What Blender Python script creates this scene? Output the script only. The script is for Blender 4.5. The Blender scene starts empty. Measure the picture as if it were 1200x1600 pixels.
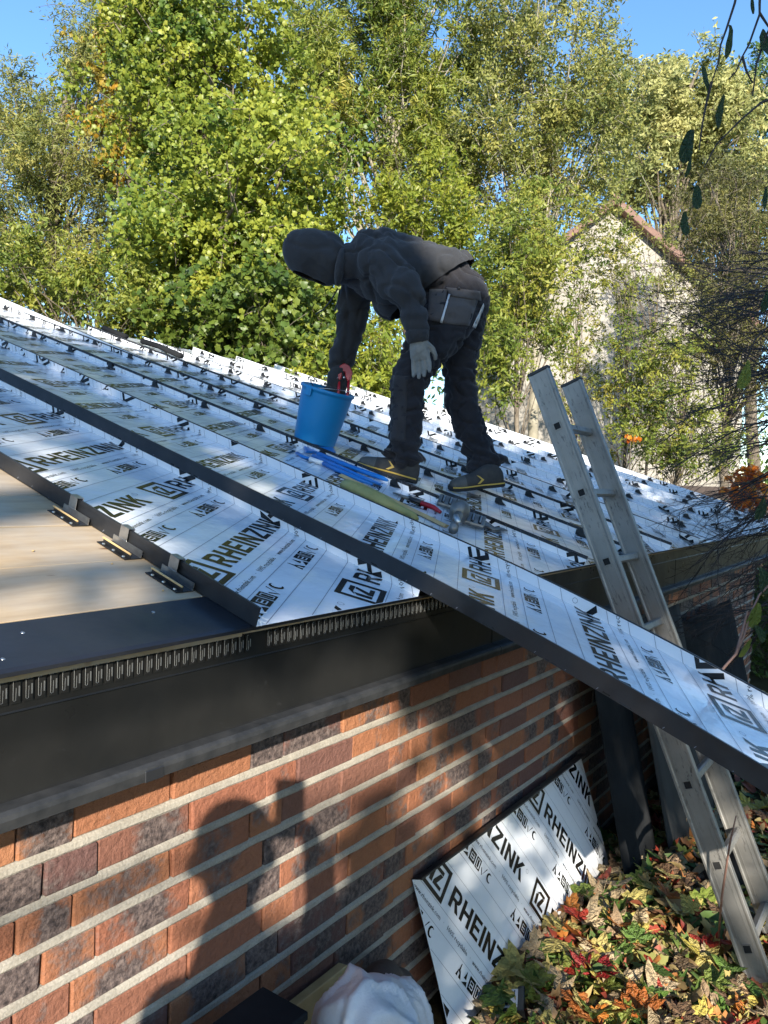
import bpy, bmesh, math, random
import numpy as np
from mathutils import Vector, Matrix, noise, Euler
random.seed(7); rng = np.random.default_rng(7)
SC = bpy.context.scene
COL = SC.collection
R = math.radians

# ------------------------------------------------------------------ camera
CAMZ = 1.6
FPX = 1200.0
PIT, ROL, AZ, PITCH = R(-2.153), R(1.908), R(35.321), R(17.143)
_f = np.array([0, math.cos(PIT), math.sin(PIT)]); _u = np.array([0, -math.sin(PIT), math.cos(PIT)]); _r = np.array([1., 0, 0])
CX = _r*math.cos(ROL) + _u*math.sin(ROL); CY = -_r*math.sin(ROL) + _u*math.cos(ROL); CF = _f
cam_d = bpy.data.cameras.new('camera'); cam = bpy.data.objects.new('camera', cam_d); COL.objects.link(cam)
cam.matrix_world = Matrix(((CX[0], CY[0], -CF[0], 0), (CX[1], CY[1], -CF[1], 0), (CX[2], CY[2], -CF[2], CAMZ), (0, 0, 0, 1)))
cam_d.sensor_fit = 'VERTICAL'; cam_d.sensor_height = 36; cam_d.sensor_width = 27; cam_d.lens = 27.0
cam_d.clip_start = 0.02; cam_d.clip_end = 2000
SC.camera = cam
# ------------------------------------------------------------------ sky and sun
SUN_EL, SUN_AZ = R(21.6), R(174.2)          # azimuth clockwise from +Y
SUND = Vector((math.sin(SUN_AZ)*math.cos(SUN_EL), math.cos(SUN_AZ)*math.cos(SUN_EL), math.sin(SUN_EL)))
wd = bpy.data.worlds.new('World'); SC.world = wd; wd.use_nodes = True
nt = wd.node_tree; bgn = nt.nodes['Background']
sk = nt.nodes.new('ShaderNodeTexSky'); sk.sky_type = 'NISHITA'; sk.sun_disc = False
sk.sun_elevation = SUN_EL; sk.sun_rotation = SUN_AZ; sk.air_density = 1.0; sk.dust_density = 0.15; sk.ozone_density = 3.0
hs_ = nt.nodes.new('ShaderNodeHueSaturation'); hs_.inputs['Saturation'].default_value = 1.12; nt.links.new(sk.outputs[0], hs_.inputs['Color']); nt.links.new(hs_.outputs[0], bgn.inputs[0]); bgn.inputs[1].default_value = 0.15
sl = bpy.data.lights.new('sun', 'SUN'); sl.energy = 5.0; sl.angle = R(0.53); sl.color = (1.0, 0.93, 0.82)
so = bpy.data.objects.new('sun', sl); COL.objects.link(so)
so.rotation_euler = SUND.to_track_quat('Z', 'Y').to_euler(); so.location = (0, -20, 12)
SC.view_settings.view_transform = 'Standard'; SC.view_settings.look = 'None'
SC.view_settings.exposure = 1.12; SC.view_settings.gamma = 1.0; SC.view_settings.use_curve_mapping = False
SC.cycles.max_bounces = 8; SC.cycles.transparent_max_bounces = 8

# ------------------------------------------------------------------ frames
WV = np.array([math.sin(AZ), math.cos(AZ), 0.]); NV = np.array([-math.cos(AZ), math.sin(AZ), 0.])
DE, ZE = 1.0, CAMZ - 0.2655                 # eave line of the roof
DW = 1.22                                    # brick face
GZ = -0.1                                    # ground level
UV_ = NV*math.cos(PITCH) + np.array([0, 0, math.sin(PITCH)]); NR = -NV*math.sin(PITCH) + np.array([0, 0, math.cos(PITCH)])
P0 = NV*DE + np.array([0, 0, ZE])
HF = Matrix(((WV[0], NV[0], 0, 0), (WV[1], NV[1], 0, 0), (0, 0, 1, 0), (0, 0, 0, 1)))      # house frame (w, n, z)
HFr = HF.to_3x3()
RFm = Matrix(((WV[0], UV_[0], NR[0], P0[0]), (WV[1], UV_[1], NR[1], P0[1]), (WV[2], UV_[2], NR[2], P0[2]), (0, 0, 0, 1)))   # roof frame (w, u, h)
CAMP = np.array([0, 0, CAMZ])
def ray(x, y): return CF + CX*((x-600)/FPX) - CY*((y-800)/FPX)
def atd(x, y, d): return Vector(CAMP + ray(x, y)*d)              # a point seen at (x, y), d metres ahead
def rfp(x, y, h=0.0):                                             # its place on the roof plane: (w, u)
    r = ray(x, y); Q = P0 + NR*h; P = r*(((Q-CAMP) @ NR)/(r @ NR)) + CAMP; d = P-P0
    return float(d @ WV), float(d @ UV_)
def RW(w, u, h=0.0): return Vector(P0 + WV*w + UV_*u + NR*h)
def HW(w, n, z): return Vector(WV*w + NV*n + np.array([0, 0, z]))

# ------------------------------------------------------------------ helpers
WM = {}
I4 = Matrix.Identity(4)
def link(o, parent=None, M=I4):
    COL.objects.link(o)
    if parent is not None:
        o.parent = parent; o.matrix_parent_inverse = WM[parent.name].inverted()
    o.matrix_basis = M; WM[o.name] = M.copy(); return o
def tag(o, label=None, cat=None, group=None, kind=None):
    if label: o['label'] = label
    if cat: o['category'] = cat
    if group: o['group'] = group
    if kind: o['kind'] = kind
    return o
def thing(name, loc, label, cat, group=None, rot=None):
    o = bpy.data.objects.new(name, None); o.empty_display_size = .1
    M = Matrix.Translation(Vector(loc))
    if rot is not None: M = M @ rot
    link(o, None, M); return tag(o, label, cat, group)
def mesh_from(name, verts, faces, mats=None, smooth=False, fm=None):
    me = bpy.data.meshes.new(name); me.from_pydata([tuple(v) for v in verts], [], faces)
    if mats is not None:
        for m in (mats if isinstance(mats, (list, tuple)) else [mats]): me.materials.append(m)
    if fm is not None: me.polygons.foreach_set('material_index', fm)
    if smooth: me.polygons.foreach_set('use_smooth', [True]*len(me.polygons))
    me.update(); return me
def np_mesh(name, V, F, k, mat, smooth=False, attr=None):
    """V (n,3), F (m,k) -> mesh, fast"""
    me = bpy.data.meshes.new(name); m = len(F)
    me.vertices.add(len(V)); me.vertices.foreach_set('co', np.asarray(V, np.float32).ravel())
    me.loops.add(m*k); me.loops.foreach_set('vertex_index', np.asarray(F, np.int32).ravel())
    me.polygons.add(m); me.polygons.foreach_set('loop_start', np.arange(0, m*k, k, dtype=np.int32))
    if mat is not None: me.materials.append(mat)
    if smooth: me.polygons.foreach_set('use_smooth', np.ones(m, bool))
    if attr is not None:
        for an, av in attr.items():
            a = me.attributes.new(an, 'FLOAT', 'FACE'); a.data.foreach_set('value', np.asarray(av, np.float32))
    me.update(); me.validate(); return me
def obj(name, me, parent=None, M=I4): return link(bpy.data.objects.new(name, me), parent, M)
def smooth_path(pts, n=6):
    P = [Vector(p) for p in pts]; P = [P[0]*2-P[1]]+P+[P[-1]*2-P[-2]]; out = []
    for i in range(1, len(P)-2):
        for k in range(n):
            t_ = k/n; a, b, c, d = P[i-1:i+3]; out.append(.5*((2*b)+(c-a)*t_+(2*a-5*b+4*c-d)*t_*t_+(3*b-a-3*c+d)*t_**3))
    return out+[P[-2]]
class MB:
    def __init__(s): s.v = []; s.f = []; s.m = []
    def add(s, verts, faces, mi=0):
        b = len(s.v); s.v += [tuple(v) for v in verts]; s.f += [tuple(i+b for i in f) for f in faces]; s.m += [mi]*len(faces)
    def box(s, c, d, M=None, mi=0):
        x, y, z = [a/2 for a in d]
        vs = [Vector((sx*x, sy*y, sz*z)) for sx in (-1, 1) for sy in (-1, 1) for sz in (-1, 1)]
        if M is not None: vs = [M @ v for v in vs]
        s.add([v+Vector(c) for v in vs], [(0,1,3,2), (4,6,7,5), (0,4,5,1), (2,3,7,6), (0,2,6,4), (1,5,7,3)], mi)
    def box2(s, a, b, mi=0): s.box([(p+q)/2 for p, q in zip(a, b)], [abs(q-p) for p, q in zip(a, b)], None, mi)
    def prism(s, pts, off, mi=0, mi2=None):
        """closed polygon (3-D points) extruded by vector off"""
        n = len(pts); off = Vector(off); a = [Vector(p) for p in pts]; b = [p+off for p in a]
        s.add(a+b, [tuple(range(n-1, -1, -1)), tuple(range(n, 2*n))], mi)
        s.add(a+b, [(i, (i+1) % n, n+(i+1) % n, n+i) for i in range(n)], mi if mi2 is None else mi2)
    def tube(s, pts, rad, sides=8, mi=0, flat=None, cap=True):
        pts = [Vector(p) for p in pts]; n = len(pts)
        rad = rad if isinstance(rad, (list, tuple)) else [rad]*n
        vs = []; ref = None
        for i, p in enumerate(pts):
            t = (pts[min(i+1, n-1)]-pts[max(i-1, 0)]).normalized()
            if ref is None:
                ref = Vector((0, 0, 1)) if abs(t.z) < .9 else Vector((1, 0, 0))
                if flat is not None: ref = Vector(flat)
            ref = (ref - t*ref.dot(t)).normalized(); bi = t.cross(ref)
            r = rad[i]; ra, rb = r if isinstance(r, (tuple, list)) else (r, r)
            for k in range(sides):
                a = 2*math.pi*k/sides; vs.append(p+ref*math.cos(a)*ra+bi*math.sin(a)*rb)
        fs = [(i*sides+k, i*sides+(k+1) % sides, (i+1)*sides+(k+1) % sides, (i+1)*sides+k) for i in range(n-1) for k in range(sides)]
        if cap: fs += [tuple(range(sides-1, -1, -1)), tuple(range((n-1)*sides, n*sides))]
        s.add(vs, fs, mi)
    def ellipsoid(s, c, rx, ry, rz, M=None, seg=16, rings=10, mi=0):
        vs = []; c = Vector(c)
        for i in range(rings+1):
            th = math.pi*i/rings
            for k in range(seg):
                a = 2*math.pi*k/seg; v = Vector((rx*math.sin(th)*math.cos(a), ry*math.sin(th)*math.sin(a), rz*math.cos(th)))
                vs.append(c+(M @ v if M is not None else v))
        s.add(vs, [(i*seg+k, (i+1)*seg+k, (i+1)*seg+(k+1) % seg, i*seg+(k+1) % seg) for i in range(rings) for k in range(seg)], mi)
    def lathe(s, prof, seg=32, M=I4, mi=0):
        vs = [M @ Vector((r*math.cos(2*math.pi*k/seg), r*math.sin(2*math.pi*k/seg), z)) for r, z in prof for k in range(seg)]
        s.add(vs, [(i*seg+k, i*seg+(k+1) % seg, (i+1)*seg+(k+1) % seg, (i+1)*seg+k) for i in range(len(prof)-1) for k in range(seg)], mi)
    def mesh(s, name, mats, smooth=False, clean=False, bevel=0):
        me = mesh_from(name, s.v, s.f, mats, smooth, s.m)
        if clean or bevel:
            bm = bmesh.new(); bm.from_mesh(me)
            bmesh.ops.remove_doubles(bm, verts=bm.verts, dist=1e-5); bmesh.ops.recalc_face_normals(bm, faces=bm.faces)
            if bevel: bmesh.ops.bevel(bm, geom=[e for e in bm.edges if len(e.link_faces) == 2 and e.calc_face_angle(0) > .5], offset=bevel, segments=1, affect='EDGES')
            bm.to_mesh(me); bm.free()
        return me
    def build(s, name, mats, parent=None, smooth=False, M=I4, clean=False, bevel=0): return obj(name, s.mesh(name, mats, smooth, clean, bevel), parent, M)

def remeshed(mb, voxel, smooth_it=4, subd=0):
    """one continuous skin over overlapping shapes"""
    me = mb.mesh('tmp', [], clean=True); o = bpy.data.objects.new('tmp', me); COL.objects.link(o)
    md = o.modifiers.new('r', 'REMESH'); md.mode = 'VOXEL'; md.voxel_size = voxel
    ms = o.modifiers.new('s', 'SMOOTH'); ms.factor = .5; ms.iterations = smooth_it
    dg = bpy.context.evaluated_depsgraph_get(); out = bpy.data.meshes.new_from_object(o.evaluated_get(dg))
    bpy.data.objects.remove(o); bpy.data.meshes.remove(me); out.materials.clear()
    return out
def displace(me, fn):
    co = [v.co.copy() for v in me.vertices]; no = [v.normal.copy() for v in me.vertices]
    for v, c, n in zip(me.vertices, co, no): v.co = c + n*fn(c)
    me.update()

# ------------------------------------------------------------------ materials
def mat(name, base=(.5, .5, .5), rough=.6, metal=0., spec=.5, build=None):
    m = bpy.data.materials.new(name); m.use_nodes = True; b = m.node_tree.nodes['Principled BSDF']
    b.inputs['Base Color'].default_value = (*base, 1); b.inputs['Roughness'].default_value = rough
    b.inputs['Metallic'].default_value = metal; b.inputs['Specular IOR Level'].default_value = spec
    if build: build(m.node_tree, b)
    return m
def N(t, kind, **kw):
    n = t.nodes.new('ShaderNode'+kind)
    for k, v in kw.items():
        if k in n.inputs.keys(): n.inputs[k].default_value = v
        else: setattr(n, k, v)
    return n
def coords(t, kind='Object', scale=None):
    tc = N(t, 'TexCoord'); o = tc.outputs[kind]
    if scale is not None:
        mp = N(t, 'Mapping'); mp.inputs['Scale'].default_value = scale; t.links.new(o, mp.inputs[0]); o = mp.outputs[0]
    return o
def nz(t, co, scale, detail=4., rough=.55, dim='3D'):
    n = N(t, 'TexNoise'); n.inputs['Scale'].default_value = scale; n.inputs['Detail'].default_value = detail; n.inputs['Roughness'].default_value = rough
    if co is not None: t.links.new(co, n.inputs['Vector'])
    return n.outputs['Fac']
def ramp(t, fac, stops):
    r = N(t, 'ValToRGB'); e = r.color_ramp.elements
    while len(e) < len(stops): e.new(.5)
    for q, (p, c) in zip(e, stops): q.position = p; q.color = (*c, 1) if len(c) == 3 else c
    t.links.new(fac, r.inputs[0]); return r.outputs[0]
def mixc(t, fac, a, b, mode='MIX'):
    m = N(t, 'Mix'); m.data_type = 'RGBA'; m.blend_type = mode
    for i, q in ((6, a), (7, b)):
        if hasattr(q, 'is_linked'): t.links.new(q, m.inputs[i])
        else: m.inputs[i].default_value = (*q, 1)
    if hasattr(fac, 'is_linked'): t.links.new(fac, m.inputs[0])
    else: m.inputs[0].default_value = fac
    return m.outputs[2]
def math_(t, op, a, b=None):
    m = N(t, 'Math'); m.operation = op
    for i, q in ((0, a), (1, b)):
        if q is None: continue
        if hasattr(q, 'is_linked'): t.links.new(q, m.inputs[i])
        else: m.inputs[i].default_value = q
    return m.outputs[0]
def bump(t, b, h, strength, dist):
    n = N(t, 'Bump'); n.inputs['Strength'].default_value = strength; n.inputs['Distance'].default_value = dist
    t.links.new(h, n.inputs['Height']); t.links.new(n.outputs[0], b.inputs['Normal']); return n
def spots(name, c1, c2, scale, rough=.6, metal=0., bumps=None, detail=5., spec=.5, rr=None, kind='Object'):
    def bd(t, b):
        co = coords(t, kind); f = nz(t, co, scale, detail)
        t.links.new(ramp(t, f, [(.3, c1), (.7, c2)]), b.inputs['Base Color'])
        if bumps: bump(t, b, nz(t, co, bumps[0], 4), bumps[1], bumps[2])
        if rr: t.links.new(ramp(t, nz(t, co, scale*2.3, 4), [(.3, (rr[0],)*3), (.7, (rr[1],)*3)]), b.inputs['Roughness'])
    return mat(name, c1, rough, metal, spec, bd)
M = {}
def film_b(t, b):
    co = coords(t, 'Object'); f = nz(t, co, 3., 3)
    t.links.new(ramp(t, f, [(.3, (.70, .725, .75)), (.7, (.78, .79, .80))]), b.inputs['Base Color'])
    h = math_(t, 'ADD', math_(t, 'MULTIPLY', nz(t, co, 2.6, 1.5), 1.0), math_(t, 'MULTIPLY', nz(t, co, 13, 3), .20))
    bump(t, b, h, .36, .05)
M['film'] = mat('protective_film', (.8, .8, .8), .10, 0, .62, film_b)
M['ink'] = mat('printed_ink', (.014, .013, .012), .22, 0, .3)
M['ink_light'] = mat('printed_hairline', (.20, .21, .24), .2, 0, .5)
M['zinc'] = spots('slate_zinc', (.030, .032, .036), (.048, .049, .052), 9, .42, .55, (40, .06, .01), rr=(.33, .52))
M['zinc_navy'] = spots('slate_zinc_flat', (.030, .033, .040), (.042, .045, .055), 6, .36, .6, (30, .05, .01), rr=(.28, .45))
def fascia_b(t, b):
    co = coords(t, 'Object'); f = nz(t, co, 5, 6)
    c = ramp(t, f, [(.3, (.009, .0095, .0095)), (.7, (.020, .0195, .018))])
    sp = ramp(t, nz(t, co, 70, 2), [(.70, (0, 0, 0)), (.76, (1, 1, 1))])
    c = mixc(t, sp, c, (.02, .02, .02))
    t.links.new(c, b.inputs['Base Color'])
    t.links.new(ramp(t, nz(t, co, 11, 5), [(.3, (.26,)*3), (.75, (.44,)*3)]), b.inputs['Roughness'])
    bump(t, b, nz(t, co, 7, 3), .12, .01)
M['fascia'] = mat('weathered_fascia_zinc', (.05, .05, .05), .35, .0, .28, fascia_b)
M['fascia_worn'] = spots('worn_zinc_lip', (.026, .028, .030), (.060, .060, .060), 26, .55, .4, (60, .25, .004))
M['steel'] = spots('galvanised_steel', (.34, .34, .34), (.52, .52, .50), 60, .32, .9)
M['bare'] = mat('scratched_edge', (.30, .30, .29), .42, .7)
def brick_b(t, b):
    oi = N(t, 'ObjectInfo'); geo = N(t, 'NewGeometry')
    at = N(t, 'Attribute'); at.attribute_name = 'rnd'
    r = math_(t, 'FRACT', math_(t, 'ADD', oi.outputs['Random'], math_(t, 'MULTIPLY', at.outputs['Fac'], 7.13)))
    tc = N(t, 'TexCoord'); ad = N(t, 'VectorMath'); ad.operation = 'ADD'
    cv = N(t, 'CombineXYZ'); t.links.new(math_(t, 'MULTIPLY', r, 37.), cv.inputs[0]); t.links.new(math_(t, 'MULTIPLY', r, 91.), cv.inputs[2])
    t.links.new(tc.outputs['Object'], ad.inputs[0]); t.links.new(cv.outputs[0], ad.inputs[1]); co = ad.outputs[0]
    body = ramp(t, r, [(0., (.29, .112, .054)), (.18, (.38, .162, .074)), (.36, (.255, .092, .054)), (.5, (.325, .130, .062)), (.62, (.135, .068, .058)), (.78, (.17, .078, .058)), (1., (.25, .098, .054))])
    big = nz(t, co, 9, 3); fine = nz(t, co, 75, 5, .7)
    # dark flashed blotches: some bricks carry many, some few
    thr = math_(t, 'FRACT', math_(t, 'MULTIPLY', r, 5.37))
    k = math_(t, 'ADD', big, math_(t, 'MULTIPLY', math_(t, 'SUBTRACT', thr, .47), .50))
    sxx = N(t, 'SeparateXYZ'); t.links.new(tc.outputs['Object'], sxx.inputs[0])
    k = math_(t, 'ADD', k, math_(t, 'SUBTRACT', .05, math_(t, 'MULTIPLY', math_(t, 'ABSOLUTE', math_(t, 'MULTIPLY', sxx.outputs[0], math_(t, 'LESS_THAN', at.outputs['Fac'], .00001))), 2.3)))
    burn = ramp(t, math_(t, 'ADD', k, math_(t, 'MULTIPLY', math_(t, 'SUBTRACT', fine, .5), .36)), [(.46, (0, 0, 0)), (.60, (1, 1, 1))])
    dark = ramp(t, fine, [(.34, (.028, .021, .020)), (.50, (.105, .076, .068)), (.72, (.22, .165, .14))])
    c = mixc(t, burn, mixc(t, .38, body, ramp(t, fine, [(.3, (.55, .5, .5)), (.6, (1, 1, 1))]), 'MULTIPLY'), dark)
    t.links.new(c, b.inputs['Base Color'])
    bump(t, b, math_(t, 'ADD', nz(t, co, 60, 6, .65), math_(t, 'MULTIPLY', big, .6)), 1.0, .009)
M['brick'] = mat('flashed_brick', (.3, .1, .05), .72, 0, .4, brick_b)
def mortar_b(t, b):
    co = coords(t, 'Object')
    c = ramp(t, nz(t, co, 14, 6), [(.3, (.29, .262, .215)), (.7, (.42, .380, .315))])
    t.links.new(mixc(t, .5, c, ramp(t, nz(t, co, 260, 2), [(.3, (.55, .53, .5)), (.65, (1, 1, 1))]), 'MULTIPLY'), b.inputs['Base Color'])
    bump(t, b, nz(t, co, 150, 4), .6, .004)
M['mortar'] = mat('sandy_mortar', (.45, .42, .36), .9, 0, .2, mortar_b)
M['dark_core'] = mat('dark_joint', (.06, .05, .045), .9)
def ply_b(t, b):
    co = coords(t, 'Object', (1.2, 9, 9)); co2 = coords(t, 'Object')
    f = nz(t, co, 5, 6, .6)
    c = ramp(t, f, [(.25, (.29, .195, .10)), (.5, (.39, .275, .155)), (.75, (.48, .36, .22))])
    c = mixc(t, ramp(t, nz(t, co2, 4, 4), [(.35, (0, 0, 0)), (.7, (.75,)*3)]), c, (.40, .365, .31))
    kn = ramp(t, nz(t, coords(t, 'Object', (5, 11, 5)), 2.4, 1), [(.73, (0, 0, 0)), (.78, (1, 1, 1))])
    t.links.new(mixc(t, kn, c, (.17, .09, .045)), b.inputs['Base Color']); bump(t, b, f, .18, .004)
M['board'] = mat('spruce_boards', (.5, .36, .2), .62, 0, .35, ply_b)
def alu_b(t, b):
    co = coords(t, 'Object'); cs = coords(t, 'Object', (60, 60, 1.2))
    c = ramp(t, nz(t, co, 6, 5), [(.3, (.21, .20, .18)), (.7, (.30, .288, .262))])
    c = mixc(t, .12, c, ramp(t, nz(t, cs, 3, 3), [(.3, (.6,)*3), (.7, (1, 1, 1))]), 'MULTIPLY')
    k = math_(t, 'MULTIPLY', ramp(t, nz(t, co, 5, 4), [(.44, (0, 0, 0)), (.60, (1, 1, 1))]), ramp(t, nz(t, coords(t, 'Object', (26, 26, 7)), 3, 6, .75), [(.56, (0, 0, 0)), (.61, (.8,)*3)]))
    t.links.new(mixc(t, k, c, (.045, .042, .040)), b.inputs['Base Color'])
    t.links.new(ramp(t, nz(t, co, 20, 5), [(.3, (.38,)*3), (.7, (.55,)*3)]), b.inputs['Roughness'])
    bump(t, b, nz(t, cs, 5, 3), .10, .002)
M['alu'] = mat('worn_aluminium', (.4, .4, .38), .45, .45, .5, alu_b)
M['rubber'] = mat('black_plastic', (.016, .016, .017), .5)
M['hole'] = mat('hole_dark', (.008, .008, .008), .9)
def cloth(name, c1, c2, sc=26, weave=420):
    def bd(t, b):
        co = coords(t, 'Object'); f = nz(t, co, sc*.35, 5)
        t.links.new(ramp(t, f, [(.3, c1), (.7, c2)]), b.inputs['Base Color'])
        h = math_(t, 'ADD', math_(t, 'MULTIPLY', nz(t, co, sc, 3), 1.0), math_(t, 'MULTIPLY', nz(t, co, weave, 2), .12))
        bump(t, b, h, .55, .012)
        b.inputs['Sheen Weight'].default_value = .12; b.inputs['Sheen Roughness'].default_value = .5
    return mat(name, c1, .92, 0, .15, bd)
M['hoodie'] = cloth('charcoal_fleece', (.026, .027, .030), (.038, .039, .042), 18)
M['hood_rib'] = cloth('charcoal_rib', (.028, .029, .032), (.038, .039, .042), 60)
M['trouser'] = cloth('black_canvas', (.017, .017, .020), (.026, .025, .029), 22)
M['patch'] = cloth('dark_canvas_patch', (.030, .029, .031), (.040, .038, .040), 22)
M['pocket'] = cloth('brown_grey_canvas', (.070, .063, .061), (.088, .079, .076), 22)
M['reflect'] = mat('silver_piping', (.50, .51, .52), .45, .1)
M['glove'] = cloth('grey_knit_glove', (.15, .15, .135), (.22, .215, .195), 60, 900)
M['glove_shaded'] = cloth('shaded_knit_glove', (.03, .03, .032), (.045, .045, .046), 60, 900)  # same grey glove, shade inside the bucket put into its colour
M['shoe'] = spots('dark_suede', (.022, .022, .022), (.040, .038, .034), 40, .8, 0, (200, .3, .002))
M['toe'] = spots('grey_toe_cap', (.055, .055, .050), (.085, .083, .074), 40, .7)
M['yellow'] = mat('mustard_trim', (.50, .32, .055), .6)
M['sole'] = mat('black_sole', (.012, .012, .012), .7)
M['skin'] = spots('skin', (.46, .27, .19), (.52, .31, .22), 14, .5)
M['bucket'] = spots('blue_plastic', (.006, .19, .42), (.010, .22, .48), 5, .36, 0, (30, .03, .004), rr=(.3, .45))
M['blue'] = mat('bright_blue_paint', (.006, .16, .50), .28, 0, .5)
M['red'] = spots('red_paint', (.30, .008, .014), (.40, .012, .020), 20, .3)
M['olive'] = spots('olive_polyurethane', (.24, .215, .060), (.34, .31, .11), 16, .55, 0, (60, .25, .006))
M['wood'] = spots('pale_wood', (.42, .27, .11), (.58, .40, .18), 12, .6)
M['iron'] = spots('worn_iron', (.12, .115, .105), (.24, .23, .21), 30, .45, .7, (70, .25, .004))
M['black_iron'] = spots('black_iron', (.02, .02, .02), (.05, .05, .05), 30, .4, .6)
M['label_white'] = mat('white_label', (.78, .78, .78), .5)
def bag_b(t, b):
    co = coords(t, 'Object')
    wv = N(t, 'TexWave'); wv.inputs['Scale'].default_value = 90; t.links.new(co, wv.inputs[0]); wv.bands_direction = 'X'
    wz = N(t, 'TexWave'); wz.inputs['Scale'].default_value = 90; t.links.new(co, wz.inputs[0]); wz.bands_direction = 'Z'
    t.links.new(ramp(t, nz(t, co, 8, 4), [(.3, (.46, .47, .49)), (.7, (.60, .60, .60))]), b.inputs['Base Color'])
    h = math_(t, 'ADD', math_(t, 'MULTIPLY', math_(t, 'ADD', wv.outputs['Fac'], wz.outputs['Fac']), .006), nz(t, co, 16, 4))
    bump(t, b, h, .5, .02)
M['bag'] = mat('woven_white_sack', (.7, .7, .7), .42, 0, .45, bag_b)
M['card'] = spots('glossy_black_card', (.012, .012, .013), (.02, .02, .02), 8, .3)
M['pvc'] = spots('black_membrane', (.010, .011, .012), (.022, .023, .024), 4, .9, 0, (8, .3, .03), spec=.06)
M['sheet_grey'] = spots('mottled_dark_sheet', (.010, .010, .0095), (.026, .025, .023), 5, .85, .0, (14, .15, .01))  # uneven dark tone, slightly lighter in patches
def render_b(t, b):
    co = coords(t, 'Object')
    t.links.new(ramp(t, nz(t, co, .8, 8, .6), [(.3, (.29, .265, .225)), (.7, (.40, .37, .32))]), b.inputs['Base Color'])
    bump(t, b, nz(t, co, 12, 6, .7), .7, .04)
M['render'] = mat('roughcast_render', (.6, .55, .47), .95, 0, .2, render_b)
M['tile'] = spots('brown_clay_tile', (.15, .085, .062), (.23, .135, .10), 5, .8, 0, (20, .3, .01))
M['timber'] = spots('dark_stained_timber', (.035, .024, .018), (.060, .040, .030), 7, .7, 0, (30, .2, .006))
def soil_b(t, b):
    co = coords(t, 'Object')
    c = ramp(t, nz(t, co, 3, 8, .65), [(.3, (.035, .026, .015)), (.55, (.060, .052, .022)), (.75, (.045, .065, .020))])
    t.links.new(c, b.inputs['Base Color']); bump(t, b, nz(t, co, 40, 8, .7), 1., .04)
M['soil'] = mat('mossy_soil', (.05, .04, .02), .95, 0, .1, soil_b)
M['bark'] = spots('grey_brown_bark', (.085, .065, .045), (.20, .165, .12), 9, .9, 0, (16, .7, .03))
M['bark_pale'] = spots('pale_bark', (.20, .18, .13), (.36, .32, .24), 6, .9, 0, (16, .6, .02))
M['twig'] = spots('dark_twig', (.020, .016, .015), (.048, .037, .032), 20, .8)
M['stem_pink'] = spots('reddish_stem', (.16, .085, .065), (.26, .15, .11), 20, .6)
def leafmat(name, stops, transl=.35, rough=.45, obj_rand=False, spec=.4):
    m = bpy.data.materials.new(name); m.use_nodes = True; t = m.node_tree; b = t.nodes['Principled BSDF']; out = t.nodes['Material Output']
    if obj_rand: f = N(t, 'ObjectInfo').outputs['Random']
    else:
        a = N(t, 'Attribute'); a.attribute_name = 'rnd'; f = a.outputs['Fac']
    c = ramp(t, f, stops)
    if obj_rand:
        co = coords(t, 'Object')
        ln = N(t, 'VectorMath'); ln.operation = 'LENGTH'; t.links.new(co, ln.inputs[0])
        k = math_(t, 'ADD', math_(t, 'MULTIPLY', ln.outputs['Value'], .42), nz(t, co, 3.2, 6, .7))
        c = mixc(t, ramp(t, k, [(.86, (0, 0, 0)), (1.15, (.75,)*3)]), c, mixc(t, .6, c, (.22, .12, .045)))
        sx = N(t, 'SeparateXYZ'); t.links.new(co, sx.inputs[0]); an = math_(t, 'ARCTAN2', sx.outputs[0], sx.outputs[1])
        vein = math_(t, 'ABSOLUTE', math_(t, 'SINE', math_(t, 'MULTIPLY', an, 3.2)))
        c = mixc(t, ramp(t, vein, [(0, (.55,)*3), (.10, (0, 0, 0))]), c, mixc(t, .5, c, (.55, .45, .22)))
        bump(t, b, math_(t, 'ADD', nz(t, co, 5, 3), math_(t, 'MULTIPLY', vein, .25)), .6, .15)
    t.links.new(c, b.inputs['Base Color']); b.inputs['Roughness'].default_value = rough; b.inputs['Specular IOR Level'].default_value = spec
    tr = N(t, 'BsdfTranslucent'); t.links.new(c, tr.inputs[0])
    mx = N(t, 'MixShader'); mx.inputs[0].default_value = transl
    t.links.new(b.outputs[0], mx.inputs[1]); t.links.new(tr.outputs[0], mx.inputs[2]); t.links.new(mx.outputs[0], out.inputs[0])
    return m
# ================================================================== ground
def ground_z(x, y):
    d = math.hypot((x-1.0)/1.0, (y-2.75)/.9)
    w_, n_ = x*WV[0]+y*WV[1], x*NV[0]+y*NV[1]
    return GZ + .10*math.exp(-d*d) + .05*noise.noise(Vector((x*.7, y*.7, 0)))*min(1, max(0, 4-abs(y-2))/4)
gx = sorted(set([-900, -400, -150, -60, -25, -12, -8] + [round(-6+.3*i, 3) for i in range(41)] + [8, 12, 25, 60, 150, 400, 900]))
gy = sorted(set([-900, -400, -150, -60, -25, -12] + [round(-8+.3*i, 3) for i in range(61)] + [14, 20, 40, 80, 200, 500, 1200]))
gv = [(x, y, ground_z(x, y)) for y in gy for x in gx]; nxg = len(gx)
gf = [(j*nxg+i, j*nxg+i+1, (j+1)*nxg+i+1, (j+1)*nxg+i) for j in range(len(gy)-1) for i in range(nxg-1)]
GROUND = tag(obj('ground', mesh_from('ground', gv, gf, M['soil'], True)), kind='structure')

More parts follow.
